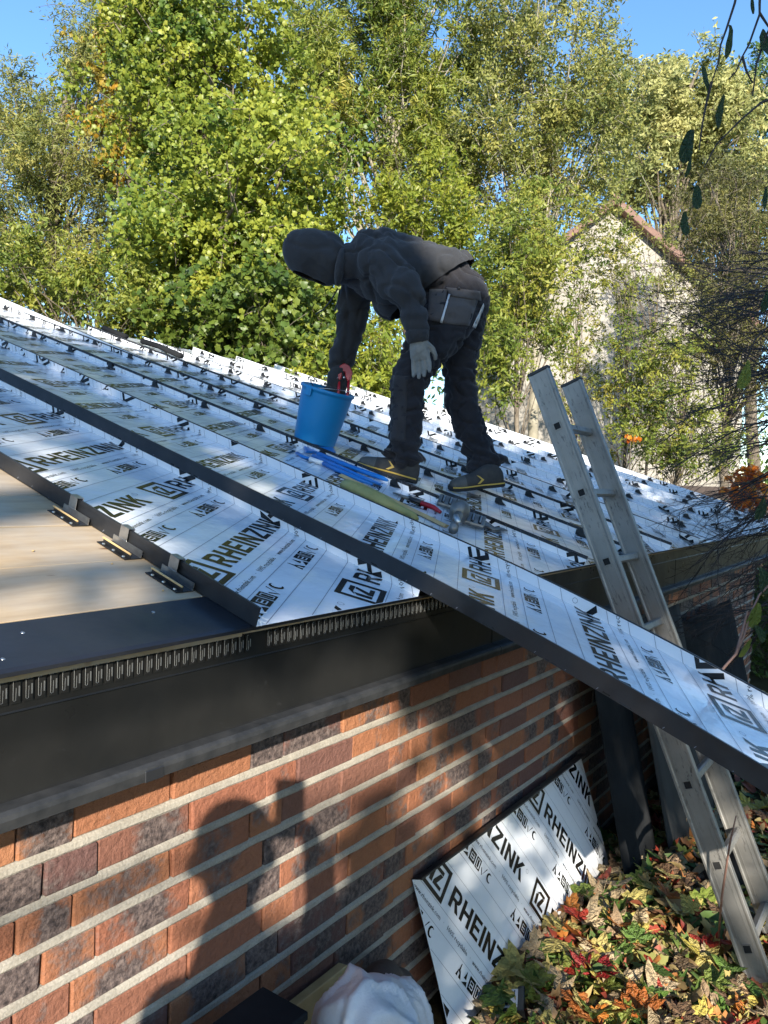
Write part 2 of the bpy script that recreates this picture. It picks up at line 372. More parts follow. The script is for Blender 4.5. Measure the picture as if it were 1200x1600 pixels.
# ================================================================== the brick house
T = 0.546; W0 = 1.0; NT = 12; WEND = W0+T*NT
HOUSE = thing('brick_house', HW(3.0, DW+.1, GZ), 'brick house with dark zinc eaves and a film-covered zinc roof being laid', 'house')
wb = MB(); wb.box2((-2.6, DW+.018, GZ-.2), (WEND-.12, DW+.25, CAMZ-.47))
wb.box2((WEND-.40, DW+.25, GZ-.2), (WEND-.12, DW+4.6, CAMZ-.47)); wb.box2((-2.6, DW+.25, GZ-.2), (-2.35, DW+4.6, CAMZ-.47)); wb.box2((-2.35, DW+4.35, GZ-.2), (WEND-.40, DW+4.6, CAMZ-.47))
WALL = wb.build('brick_wall', M['dark_core'], HOUSE, M=HF)
COURSE = .0804
def brick_mesh(L, seed):
    rr = random.Random(seed); bm = bmesh.new(); bmesh.ops.create_cube(bm, size=1)
    for v in bm.verts:
        v.co = Vector((v.co.x*L, v.co.y*.10, v.co.z*.0625)) + Vector((rr.uniform(-.0020, .0016), rr.uniform(-.002, .002), rr.uniform(-.0024, .0014)))
    bmesh.ops.bevel(bm, geom=bm.edges[:], offset=.0036, segments=1, affect='EDGES')
    me = bpy.data.meshes.new('brick'); bm.to_mesh(me); bm.free(); me.materials.append(M['brick']); return me
BK = {'H': [brick_mesh(.1025, s) for s in range(4)], 'S': [brick_mesh(.2175, 10+s) for s in range(5)]}
far = MB(); far_r = []
for r in range(-2, 14):
    zc = CAMZ - .6575 + .0305 - COURSE*r
    s0 = (.688 if r % 2 == 0 else .737)
    for kk in range(-6, 13):
        for a, L, kind in ((0, .106, 'H'), (.106, .221, 'S'), (.327, .222, 'S')):
            c = s0 + kk*.549 + a + L/2
            if c-L/2 < -2.55 or c+L/2 > WEND-.12: continue
            dn = random.uniform(-.0035, .0025)
            if .35 < c < 3.35 and -1 <= r <= 12:
                o = obj('brick', random.choice(BK[kind]), WALL, HF @ Matrix.Translation((c+random.uniform(-.001, .001), DW+.05+dn, zc)) @ Matrix.Rotation(math.pi*random.randint(0, 1), 4, 'Z'))
            else:
                far.box((c, DW+.05+dn, zc), (L-.0035, .10, .0625)); far_r += [random.random()]*6
me = far.mesh('bricks_rest', M['brick']); a_ = me.attributes.new('rnd', 'FLOAT', 'FACE'); a_.data.foreach_set('value', far_r)
tag(obj('far_bricks', me, WALL, HF), kind='stuff')
for r in range(-3, 14):                                   # bed joints: thick, flush, ragged
    z0 = CAMZ - .677 - COURSE*r; vs = []; fs = []; ws = np.arange(-2.55, WEND-.12, .028 if r > -2 else .2)
    for i, x in enumerate(ws):
        j1 = .0024*noise.noise(Vector((x*23, r*3.1, 0))) + .0012*noise.noise(Vector((x*90, r, 5))); j2 = .0024*noise.noise(Vector((x*23, r*3.1, 9))) + .0012*noise.noise(Vector((x*90, r, 15)))
        dn = .0022*noise.noise(Vector((x*14, r*2.7, 3)))
        vs += [(x, DW+.030, z0-.002), (x, DW+.0015+dn, z0-.001+j1), (x, DW-.0035+dn, z0+.005), (x, DW-.0030+dn, z0+.0150), (x, DW+.0025+dn, z0+.0205+j2), (x, DW+.030, z0+.0215)]
        if i: fs += [((i-1)*6+q, i*6+q, i*6+q+1, (i-1)*6+q+1) for q in range(5)]
    obj('mortar_joint', mesh_from('mortar_joint', vs, fs, M['mortar'], False), WALL, HF)

def extr(prof, w0, w1, th, nseg=1):
    """sheet profile [(n, z)...] given thickness th (towards the house), swept from w0 to w1"""
    p = [Vector((a, b)) for a, b in prof]; q = []
    for i in range(len(p)):
        d = (p[min(i+1, len(p)-1)]-p[max(i-1, 0)]).normalized(); q.append(p[i]+Vector((-d.y, d.x))*th)
    ring = p+q[::-1]; mb = MB(); n = len(ring); ws = [w0+(w1-w0)*k/nseg for k in range(nseg+1)]
    mb.add([(w, r.x, r.y) for w in ws for r in ring], [(k*n+i, k*n+(i+1) % n, (k+1)*n+(i+1) % n, (k+1)*n+i) for k in range(nseg) for i in range(n)] + [tuple(range(n)), tuple(range(nseg*n+n-1, nseg*n-1, -1))])
    return mb
# fascia: metre-long folded panels
for i, (a, b) in enumerate(((-1.955, -.955), (-.955, .045), (.045, 1.0445), (1.0455, 2.03), (2.031, 3.03), (3.031, 4.03), (4.031, 5.03), (5.031, 6.03), (6.031, WEND-.02))):
    dn = .0015*(i % 2)
    pf = [(1.034+dn, CAMZ-.335), (1.034+dn, CAMZ-.4605), (1.030+dn, CAMZ-.4635)]
    fp = extr(pf, a, b, -.0015).build('fascia_panel', M['fascia'], HOUSE, M=HF, clean=True)
    lp = extr([(1.030+dn, CAMZ-.4637), (1.008+dn, CAMZ-.4665), (1.0025+dn, CAMZ-.4705), (1.0015+dn, CAMZ-.4765), (1.004+dn, CAMZ-.4915), (1.010+dn, CAMZ-.4925)], a, b, -.0015, 1).build('drip_lip', M['fascia_worn'], fp, M=HF, clean=True)
cb = MB(); cb.box2((.775, .9985, CAMZ-.4925), (.812, 1.0035, CAMZ-.4735)); cb.build('joint_cover', M['zinc'], HOUSE, M=HF, bevel=.0012)
sb_ = MB(); sb_.box2((-2.55, 1.012, CAMZ-.491), (WEND-.03, DW+.02, CAMZ-.470)); sb_.box2((-2.55, 1.037, CAMZ-.470), (WEND-.03, 1.05, CAMZ-.262)); sb_.build('soffit', M['timber'], HOUSE, M=HF)
# ventilation strip with pressed slots
vs_ = extr([(1.0345, CAMZ-.270), (1.0315, CAMZ-.2795), (1.0315, CAMZ-.3355), (1.0300, CAMZ-.3385)], -2.5, WEND-.02, -.0015)
VENT = vs_.build('vent_strip', M['fascia'], HOUSE, M=HF, clean=True)
sm = MB(); sm.box((0, 0, 0), (.0142, .0060, .0375), mi=0); sm.box((.0012, -.0030, 0), (.0088, .0034, .030), mi=0)
sm.tube([(-.0010, -.0052, .0140), (-.0045, -.0052, .0142), (-.0052, -.0050, .0130), (-.0052, -.0050, -.0130), (-.0040, -.0050, -.0143), (-.0014, -.0052, -.0135), (-.0010, -.0052, .004)], .00042, 4, 1)
sm.box((.0036, -.0050, -.001), (.0018, .0012, .0145), mi=1)
slot_me = sm.mesh('vent_slot', [M['fascia'], M['bare']])
for k in range(-4, 84):
    w = .556+k*.0187
    if 1.035 < w < 1.075: continue
    obj('vent_slot', slot_me, VENT, HF @ Matrix.Translation((w, 1.0300, CAMZ-.3065)))
# eave flashing on the deck edge and the deck itself (roof frame)
def rbox(mb, a, b, mi=0): mb.box2(a, b, mi)
fl = MB(); 
prof = [(.128, -.0028), (.002, -.0028), (-.0060, -.0045), (-.0070, -.0085), (-.004, -.0105)]
vv = []; 
for w in (-2.5, 1.004, WEND): vv += [(w, u, h) for u, h in prof]
fl.add(vv, [(k*5+i, (k+1)*5+i, (k+1)*5+i+1, k*5+i+1) for k in range(2) for i in range(4)])
flo = fl.build('eave_flashing', M['zinc_navy'], HOUSE, M=RFm)
md = flo.modifiers.new('t', 'SOLIDIFY'); md.thickness = .0014; md.offset = -1
for (w, u) in ((rfp(36, 987)), (rfp(5, 1028)), (rfp(240, 955))):
    hb = MB(); hb.lathe([(0, .0022), (.002, .0020), (.0034, .001), (.0036, -.001)], 10); hb.build('rivet', M['steel'], HOUSE, True, RFm @ Matrix.Translation((w, u, -.0024)))
dk = MB(); dk.box2((WEND*0+1.002, .10, -.026), (W0+4*T, 6.55, -.0045)); dk.box2((W0+4*T, .10, -.026), (WEND, 4.86, -.0045)); dk.box2((-2.5, .012, -.03), (1.0, 6.5, -.0215)); dk.box2((1.002, .012, -.026), (WEND, .10, -.0045))
ROOF = dk.build('roof_deck', M['board'], HOUSE, M=RFm)
bw = .196; u0 = .131
for k in range(32):
    b = MB(); b.box2((-2.5, u0+k*bw+.0018, -.020), (1.0, u0+(k+1)*bw-.0018, -.0018 + random.uniform(-.0012, .0008)))
    b.build('deck_board', M['board'], ROOF, M=RFm @ Matrix.Translation((0, 0, 0)), bevel=.0008)
hs = MB()
for w, u in (rfp(255, 922), rfp(106, 812), rfp(52, 860), rfp(175, 880)):
    c = MB(); c.ellipsoid((0, 0, 0), .004, .0022, .0012, seg=8, rings=4); c.build('wood_chip', M['wood'], ROOF, M=RFm @ Matrix.Translation((w, u, -.0005)) @ Matrix.Rotation(.5, 4, 'Z'))

# ------------------------------------------------------------------ the printed film
PS = .8403
def q4(*p): return [tuple(p)]
ST = .21; WD = .76
def letter(ch):
    P = []
    def r(x0, y0, x1, y1): P.append([(x0, y0), (x1, y0), (x1, y1), (x0, y1)])
    if ch == 'I': r(0, 0, ST, 1); return P, ST
    if ch == 'H': r(0, 0, ST, 1); r(WD-ST, 0, WD, 1); r(ST, .41, WD-ST, .60); return P, WD
    if ch == 'E': r(0, 0, ST, 1); r(ST, 0, .66, .18); r(ST, .41, .60, .59); r(ST, .82, .66, 1); return P, .66
    if ch == 'N': r(0, 0, ST, 1); r(WD-ST, 0, WD, 1); P.append([(ST, .62), (WD-ST, 0), (WD-ST, .38), (ST, 1)]); return P, WD
    if ch == 'Z': r(0, 0, .72, .18); r(0, .82, .72, 1); P.append([(0, .18), (.26, .18), (.72, .82), (.46, .82)]); return P, .72
    if ch == 'K':
        r(0, 0, ST, 1); P.append([(ST, .34), (ST, .62), (.50, 1), (.76, 1)]); P.append([(.36, .49), (.53, 0), (.79, 0), (.50, .64)]); return P, .78
    if ch == 'R':
        r(0, 0, ST, 1); r(ST, .82, .5, 1); r(ST, .38, .5, .55)
        a = []
        for i in range(7):
            t_ = -math.pi/2+math.pi*i/6; a.append((.5+.25*math.cos(t_), .69+.31*math.sin(t_)))
        b = [(.5+.05*math.cos(t_), .685+.135*math.sin(t_)) for t_ in (math.pi/2, math.pi/4, 0, -math.pi/4, -math.pi/2)]
        for i in range(6):
            j0, j1 = 4-int(round(i*4/6)), 4-int(round((i+1)*4/6)); q = [a[i], a[i+1], b[j1]] + ([b[j0]] if j0 != j1 else [])
            P.append(q)
        P.append([(.34, .38), (.53, 0), (.78, 0), (.55, .38)]); return P, .76
def text_polys(s, size):
    cu = bpy.data.curves.new('t', 'FONT'); cu.body = s; cu.size = size; cu.resolution_u = 1
    o = bpy.data.objects.new('t', cu); COL.objects.link(o); bpy.context.view_layer.update()
    me = bpy.data.meshes.new_from_object(o.evaluated_get(bpy.context.evaluated_depsgraph_get()))
    P = [[(me.vertices[i].co.x, me.vertices[i].co.y) for i in p.vertices] for p in me.polygons]
    bpy.data.objects.remove(o); bpy.data.curves.remove(cu); bpy.data.meshes.remove(me); return P
def sc(P, k, dx, dy): return [[(x*k+dx, y*k+dy) for x, y in p] for p in P]
CELL = []                                                   # (polygon, material index, fine?)
x = 0
for ch in 'RHEINZINK':
    P, wdt = letter(ch); CELL += [(p, 0, 0) for p in sc(P, .081, x, 0)]; x += (wdt+.135)*.081
KX = .60/(x-.135*.081)
CELL = [([(a*KX, b) for a, b in p], m_, f_) for p, m_, f_ in CELL]
for a0, b0, a1, b1 in ((-.171, -.026, -.033, -.009), (-.171, .088, -.033, .105), (-.171, -.009, -.154, .088), (-.050, -.009, -.033, .088)):
    CELL.append(([(a0, b0), (a1, b0), (a1, b1), (a0, b1)], 0, 0))
for p in ([(-.141, .004), (-.122, .004), (-.122, .058), (-.141, .046)], [(-.141, .052), (-.110, .075), (-.072, .075), (-.072, .060), (-.118, .060)], [(-.116, .004), (-.064, .004), (-.064, .018), (-.094, .018), (-.072, .058), (-.090, .058), (-.116, .018)]):
    CELL.append((p, 0, 0))
for i in range(8):
    a = 2*math.pi*i/8; b = 2*math.pi*(i+1)/8; CELL.append(([(.622+.010*math.cos(a), .072+.010*math.sin(a)), (.622+.010*math.cos(b), .072+.010*math.sin(b)), (.622+.0085*math.cos(b), .072+.0085*math.sin(b)), (.622+.0085*math.cos(a), .072+.0085*math.sin(a))], 1, 1))
for lb in (.118, -.032, -.099, -.177):
    for i in range(8):
        a = -.2+.868*i/8; CELL.append(([(a, lb-.0008), (a+.1085, lb-.0008), (a+.1085, lb+.0008), (a, lb+.0008)], 1, 0))
tp = text_polys('www.rheinzink.com   \u00b7   100% recyclable   \u00b7', .0255)
tw = max(q[0] for p in tp for q in p)
for g in (0, 1):
    off = -.2+.434*g
    CELL += [([(q[0]*.415/tw+off, q[1]-.073) for q in p], 0, 2) for p in tp]
    ox = -.270+.434*g; oy = -.157; e = .042
    def ic(P, k, m_=0):
        for p in P: CELL.append(([(ox+k*.0435+q[0]*e, oy+q[1]*.049) for q in p], m_, 1))
    ic([[(0, 0), (.28, 0), (.28, .58), (.2, .42)], [(.5, 0), (.9, 0), (.55, .62)], [(.28, .42), (.5, .30), (.5, 1), (.42, 1)]], 0)
    ic([[(.05, 0), (.9, 0), (.75, .35)], [(.2, .38), (.62, .40), (.5, 1)]], 1)
    ic([[(0, 0), (1, 0), (1, .22), (0, .22)], [(0, .78), (1, .78), (1, 1), (0, 1)], [(0, .22), (.2, .22), (.2, .78), (0, .78)], [(.8, .22), (1, .22), (1, .78), (.8, .78)], [(.28, .3), (.72, .3), (.72, .45), (.28, .45)], [(.28, .55), (.72, .55), (.72, .72), (.28, .72)]], 2)
    ic([[(.1, 0), (.9, 0), (.9, .12), (.1, .12)], [(.1, .88), (.9, .88), (.9, 1), (.1, 1)], [(.1, .12), (.26, .12), (.26, .88), (.1, .88)], [(.36, .18), (.62, .18), (.62, .82), (.36, .82)], [(.76, .12), (.9, .12), (.9, .88), (.76, .88)]], 3)
    ic([[(.05, .55), (.16, .60), (.40, .10), (.34, 0)], [(.40, .10), (.34, 0), (.9, .95), (1, .92)]], 4)
    cr = [(.5+.42*math.cos(t_), .5+.42*math.sin(t_)) for t_ in np.linspace(.9, 5.4, 9)]; ci = [(.62+.30*math.cos(t_), .52+.30*math.sin(t_)) for t_ in np.linspace(5.2, 1.1, 9)]
    ic([[cr[i], cr[i+1], ci[7-i], ci[8-i]] for i in range(8)], 5)
C30, S30 = math.cos(R(30)), math.sin(R(30))
def film_print(name, ca, la, dom, folds, map3, fine, parent, seg=None):
    """ca, la: place of the first R in (c, l); dom: (c0, c1, l0, l1)"""
    c0, c1, l0, l1 = dom; V = []; F = []; MI = []
    pa, pb = .868*PS, .372*PS
    for k in range(-30, 31):
        for m_ in range(-60, 61):
            oa, ob = k*pa - m_*.235*PS, m_*pb
            cc, ll = ca+oa*C30-ob*S30, la+oa*S30+ob*C30
            if cc < c0-.9 or cc > c1+.9 or ll < l0-.8 or ll > l1+.8: continue
            for p, mi, fn in CELL:
                if fn > fine: continue
                pts = [(ca+(oa+x*PS)*C30-(ob+y*PS)*S30, la+(oa+x*PS)*S30+(ob+y*PS)*C30) for x, y in p]
                xs = [q[0] for q in pts]; ys = [q[1] for q in pts]
                if max(xs) < c0 or min(xs) > c1 or max(ys) < l0 or min(ys) > l1: continue
                b = len(V); V += [(q[0], q[1], 0) for q in pts]; F.append(tuple(range(b, b+len(pts)))); MI.append(mi)
    me = mesh_from(name, V, F, [M['ink'], M['ink_light']], False, MI)
    bm = bmesh.new(); bm.from_mesh(me)
    def cut(co, no, clear): bmesh.ops.bisect_plane(bm, geom=bm.verts[:]+bm.edges[:]+bm.faces[:], plane_co=co, plane_no=no, clear_outer=clear, dist=1e-6)
    cut((c0, 0, 0), (-1, 0, 0), True); cut((c1, 0, 0), (1, 0, 0), True); cut((0, l0, 0), (0, -1, 0), True); cut((0, l1, 0), (0, 1, 0), True)
    for f_ in folds: cut((f_, 0, 0), (1, 0, 0), False)
    for v in bm.verts: v.co = Vector(map3(v.co.x, v.co.y, .0009))
    bm.to_mesh(me); bm.free(); return me
def tray_shape(Tw, hl, hr, l0, l1, nl, base, th=.0016, hr_fn=None, wm=1):
    """folded tray: film on the inside, metal outside. base(c, l) -> (w, u, h) of the pan with the tray's own deformation"""
    mb = MB(); e = .002
    ls = [l0+(l1-l0)*i/nl for i in range(nl+1)]
    nc = 4
    def ring(l, off):
        hrr = hr_fn(l) if hr_fn else hr
        pts = [(e-off, hl), (e-off, hl*.5), (e-off, -off)] + [(e+(Tw-2*e)*k/nc, -off) for k in range(1, nc)] + [(Tw-e+off, -off), (Tw-e+off, hrr*.5), (Tw-e+off, hrr)]
        out = []
        for c, h in pts:
            b = base(min(max(c, 0), Tw), l); out.append((b[0]+c-min(max(c, 0), Tw), b[1], b[2]+h))
        return out
    n = 3+nc-1+3
    top = [p for l in ls for p in ring(l, 0)]; bot = [p for l in ls for p in ring(l, th)]
    mb.add(top, [(i*n+k, i*n+k+1, (i+1)*n+k+1, (i+1)*n+k) for i in range(nl) for k in range(n-1)], 0)
    mb.add(bot, [(i*n+k, (i+1)*n+k, (i+1)*n+k+1, i*n+k+1) for i in range(nl) for k in range(n-1)], 1)
    N_ = len(top); both = top+bot; ed = []
    for k in (0, n-1):
        ed += [(i*n+k, (i+1)*n+k, N_+(i+1)*n+k, N_+i*n+k) for i in range(nl)]
    for i in (0, nl): ed += [(i*n+k, i*n+k+1, N_+i*n+k+1, N_+i*n+k) for k in range(n-1)]
    mb.add(both, ed, 1)
    # folded welts along both edges
    for c, hh, wd_ in ((e, hl, .0045), (Tw-e, None, .0035)):
        pr = []
        for l in ls:
            b = base(c, l); H = hh if hh is not None else (hr_fn(l) if hr_fn else hr)
            pr.append((b[0], b[1], b[2]+H-.002))
        s_ = -1 if c < .1 else 1
        vs = []; 
        for p in pr: vs += [(p[0]-s_*.0010, p[1], p[2]-.0004), (p[0]-s_*.0010, p[1], p[2]+.0022), (p[0]+s_*wd_, p[1], p[2]+.0022), (p[0]+s_*wd_, p[1], p[2]-.0065)]
        mb.add(vs, [(i*4+k, i*4+(k+1) % 4, (i+1)*4+(k+1) % 4, (i+1)*4+k) for i in range(nl) for k in range(4)]+[(0, 1, 2, 3), tuple(nl*4+k for k in (3, 2, 1, 0))], wm)
    return mb
RA, RB = .1620, .2361                                         # first R of tray 0 in (c, l)
def flatbase(w0, h0=.0012, seed=0):
    def f(c, l): return (w0+c, l, h0+.0016*noise.noise(Vector((c*3+seed*7, l*1.6, seed)))*math.sin(math.pi*min(max(c/T, 0), 1)))
    return f
def mapper(base, Tw, e=.002):
    def f(c, l, off):
        if c < 0: b = base(0, l); return (b[0]+e+off, b[1], b[2]-c)
        if c > Tw: b = base(Tw, l); return (b[0]-e-off, b[1], b[2]+(c-Tw))
        b = base(c, l); return (b[0], b[1], b[2]+off)
    return f
HL, HR = .0375, .0345
cm_ = MB(); cm_.prism([(0, -.030, -.008), (0, .028, -.010), (0, .030, .010), (0, .006, .020), (0, -.008, .004)], (-.006, 0, 0)); cm_.prism([(-.006, -.022, -.0095), (-.006, .022, -.0095), (-.030, .010, -.0095), (-.026, -.012, -.0095)], (0, 0, .002)); print_mark_me = cm_.mesh('seam_clip', M['black_iron'], clean=True)
tlabels = ['roof tray beside the bare boards, steel clips hooked over its dark edge']
for i in range(NT):
    if i == 1: continue
    w0 = W0+T*i; L1 = 6.5 if i < 4 else 4.88
    bs = flatbase(w0, .0012, i)
    hrf = (lambda l: HR+max(0, l-3.4)*.021) if i == 3 else None
    mb = tray_shape(T, HL if i == 0 else HR-.004, HR, -.014, L1, 26, bs, hr_fn=hrf, wm=1 if i < 6 else 0)
    tr_ = mb.build('roof_tray', [M['film'], M['zinc']], HOUSE, M=RFm)
    dl = {0: 0., 2: .12}.get(i, rng.uniform(0, 1.5))
    pm = film_print('film_print', RA, RB-dl, (-(HL if i == 0 else HR-.004)+.004, T+HR-.004, -.012, L1-.01), (0, T), mapper(bs, T), 2 if i in (0, 2) else (1 if i < 6 else 0), None)
    obj('film_print', pm, tr_, RFm)
    if i >= 2:  # black wedges added to stand for folded print marks on the upstands
        for u_ in np.arange(.22+.11*(i % 3), L1-.1, .41):
            obj('seam_clip', print_mark_me, tr_, RFm @ Matrix.Translation((w0+T-.004, u_, .012)))
# steel clips hooked over the first seam
for k, (px, py) in enumerate(((167, 832), (226, 868), (288, 905))):
    w, u = rfp(px, py); u = [.565, .372, .205][k]
    c = MB()
    c.box2((.9535, -.050, -.0010), (.9935, .050, .0008), 1)
    for q in (-.035, 0, .035): c.lathe([(0, .003), (.0032, .0026), (.0038, .0008)], 8, Matrix.Translation((.960, q, 0)), 0)
    c.box2((.967, -.048, .0006), (.969, .048, .009), 1); c.box2((.9905, -.05, .0006), (.9925, .05, .016), 0)
    c.tube([(.9655, -.048, .010), (.9655, .048, .010)], .0022, 6, 2)
    pl = c.build('seam_clip', [M['steel'], M['black_iron'], M['wood']], HOUSE, M=RFm @ Matrix.Translation((0, u, 0)))
    t_ = MB(); t_.box2((.9915, -.014, .014), (.9930, .014, .0435)); t_.box2((.9915, -.014, .0420), (1.0075, .014, .0435)); t_.box2((1.0060, -.014, .034), (1.0075, .014, .0420)); t_.build('clip_tongue', M['steel'], pl, M=RFm @ Matrix.Translation((0, u+.02, 0)), bevel=.0005)
# frayed film corner at the end of the first seam
fr = MB()
for k in range(14):
    a = Vector((1.004+random.uniform(-.003, .006), -.014, random.uniform(.002, .034))); fr.tube([a, a+Vector((random.uniform(-.002, .012), random.uniform(-.012, .004), random.uniform(-.008, .006)))], .0005, 3)
fr.build('torn_film', M['film'], HOUSE, M=RFm)

# ================================================================== loose tray lying across the eave
LT0, LT1 = -1.30, 6.4
def lbase(c, l):
    k = min(max(c/T, 0), 1)
    h = .0175*(1-k)**1.5 + .0045
    if l > 2.5: h *= max(.25, 1-(l-2.5)*.2)
    if l < .12: h -= .050*(abs(l-.12)/.9)**1.7
    h += .0018*noise.noise(Vector((c*3, l*1.5, 4.4)))*math.sin(math.pi*k)
    return (W0+T+c-.004, l, h)
LT = thing('loose_zinc_tray', RW(W0+1.5*T, 0, .01), 'long film-covered zinc tray lying loose and jutting far out past the eave', 'roof panel')
lm = tray_shape(T, .042, HR, LT0, LT1, 60, lbase); lt_o = lm.build('tray', [M['film'], M['zinc']], LT, M=RFm)
pm = film_print('film_print', RA, RB-1.46, (-.034, T+HR-.004, LT0+.004, LT1-.01), (0, T), mapper(lbase, T), 2, None); obj('film_print', pm, lt_o, RFm)

# ================================================================== cut tray leaning on the wall
pa_, pb_ = np.array([.520, .265, -.812]), np.array([.376, .783, .496])
pa_ /= np.linalg.norm(pa_); pb_ -= pa_*(pa_ @ pb_); pb_ /= np.linalg.norm(pb_); pn_ = np.cross(pa_, pb_)
O_ = CAMP + np.array([.665, 3.217, -1.749])*PS
Cv, Lv = pa_*C30-pb_*S30, pa_*S30+pb_*C30
LF = Matrix(((Cv[0], Lv[0], pn_[0], O_[0]), (Cv[1], Lv[1], pn_[1], O_[1]), (Cv[2], Lv[2], pn_[2], O_[2]), (0, 0, 0, 1)))
CTOP = -.311
def leanb(c, l):
    # slight bow and a bent upper corner
    bend = -.05*max(0, .25-(l+.597))**1.0*max(0, .25-c)*1.2
    return (CTOP+c, l, .006*math.sin(3*l+1)+.010*math.sin(5*c)*math.cos(2*l)+bend)
LN = thing('leaning_zinc_tray', LF @ Vector((.235, .05, 0)), 'short film-covered zinc tray leaning against the brick wall beside the leaf pile', 'roof panel')
ln_o = tray_shape(T, .036, .030, -.597, .714, 14, leanb).build('tray', [M['film'], M['zinc']], LN, M=LF)
pm = film_print('film_print', .171*PS*C30-CTOP, .171*PS*S30, (-.032, T+.024, -.594, .711), (0, T), mapper(leanb, T), 2, None); obj('film_print', pm, ln_o, LF)
# ================================================================== ladder
def lad(z, dn=0.0): return .937+.427*(z+.256)+dn
lz0, lz1 = -1.63, .44
ldir = Vector((0, .427, 1)).normalized(); lper = Vector((0, 1, -.427)).normalized()
LAD = thing('ladder', HW(2.89, lad(lz0), CAMZ+lz0), 'worn aluminium ladder leaning on the eave with its foot in the leaves', 'ladder')
for w in (2.732, 3.062):
    a = Vector((w, lad(lz0), CAMZ+lz0)); b = Vector((w, lad(lz1), CAMZ+lz1)); Lr_ = (b-a).length
    RM = HF @ Matrix.Translation(a) @ Matrix.Rotation(-math.atan(.427), 4, 'X')
    mb = MB(); sec = [(-.012, -.043), (.012, -.043), (.012, .043), (-.012, .043), (-.012, .034), (-.0105, .0325), (-.0105, -.0325), (-.012, -.034)]; ns = len(sec)
    mb.add([(x, y, z) for z in (0, Lr_) for x, y in sec], [(i, (i+1) % ns, ns+(i+1) % ns, ns+i) for i in range(ns)]+[tuple(range(ns-1, -1, -1)), tuple(range(ns, 2*ns))])
    rl = mb.build('rail', M['alu'], LAD, M=RM, bevel=.0015)
    for y_ in (-.020, .020):
        rb_ = MB(); rb_.box((-.0105, y_, Lr_/2), (.0022, .0035, Lr_-.01)); rb_.build('rib', M['alu'], rl, M=RM)
    c = MB(); c.box(b+ldir*.004, (.027, .090, .014), Matrix.Rotation(-math.atan(.427), 3, 'X')); c.build('end_cap', M['rubber'], rl, M=HF, bevel=.003)
    for zr in (.235, -.0105, -.256, -.5015, -.747, -.9925, -1.238, -1.4835):
        h = MB(); ce = Vector((w-.0122, lad(zr), CAMZ+zr)); mr = Matrix.Rotation(-math.atan(.427), 3, 'X')
        for dy, dz, sy, sz in ((-.0135, 0, .003, .030), (.0135, 0, .003, .030), (0, .0135, .024, .003), (0, -.0135, .024, .003)): h.box(ce+mr @ Vector((0, dy, dz)), (.003, sy, sz), mr, 0)
        h.box(ce+Vector((.0006, 0, 0)), (.0016, .023, .023), mr, 1); h.build('rung_end', [M['alu'], M['hole']], rl, M=HF)
for zr in (.235, -.0105, -.256, -.5015, -.747, -.9925, -1.238, -1.4835):
    t_ = MB(); mr = Matrix.Rotation(-math.atan(.427), 3, 'X')
    t_.box((2.897, lad(zr), CAMZ+zr), (.306, .028, .028), mr); t_.build('rung', M['alu'], LAD, M=HF, bevel=.005)

# ================================================================== the man on the roof
from mathutils.bvhtree import BVHTree
YD = (0, 1, 0)
def J(x, y, d): return atd(x, y, d)
MAN = thing('person', RW(*rfp(660, 762)), 'person in charcoal hoodie with hood up bending over a blue bucket on the roof', 'person')
def limb(mb, pts):       # pts: (px, py, depth, r_inplane, r_depth)
    P = [J(*p[:3]) for p in pts]; mb.tube(P, [(p[4], p[3]) for p in pts], 20, flat=YD)
    for p in (pts[0], pts[-1]): mb.ellipsoid(J(*p[:3]), p[3]*.96, p[4]*.96, p[3]*.96, seg=16, rings=10)
torso = [(722, 474, 3.52, 0.117, 0.164), (700, 445, 3.52, 0.130, 0.169), (660, 428, 3.51, 0.158, 0.174), (618, 424, 3.50, 0.179, 0.193), (580, 414, 3.49, 0.158, 0.202), (555, 412, 3.48, 0.108, 0.132), (532, 407, 3.47, 0.080, 0.094)]
armN = [(590, 408, 3.325, 0.095, 0.077), (617, 434, 3.285, 0.090, 0.072), (640, 468, 3.25, 0.075, 0.065), (649, 498, 3.245, 0.059, 0.054), (652, 522, 3.25, 0.049, 0.045)]
armF = [(568, 425, 3.66, 0.090, 0.077), (556, 470, 3.69, 0.083, 0.070), (546, 515, 3.71, 0.070, 0.061), (534, 565, 3.73, 0.059, 0.054), (523, 612, 3.745, 0.049, 0.045)]
legN = [(703, 486, 3.43, 0.139, 0.101), (682, 520, 3.41, 0.125, 0.101), (657, 560, 3.38, 0.098, 0.088), (639, 600, 3.37, 0.081, 0.077), (635, 645, 3.39, 0.077, 0.071), (631, 690, 3.41, 0.076, 0.071), (629, 712, 3.42, 0.077, 0.073)]
legF = [(724, 488, 3.60, 0.120, 0.101), (722, 530, 3.60, 0.104, 0.096), (717, 570, 3.60, 0.088, 0.086), (717, 608, 3.60, 0.083, 0.079), (730, 655, 3.60, 0.081, 0.075), (748, 700, 3.59, 0.077, 0.073), (757, 728, 3.58, 0.083, 0.077)]
def wr(p, s, o): return noise.noise(Vector((p.x*s[0]+o, p.y*s[1], p.z*s[2])))
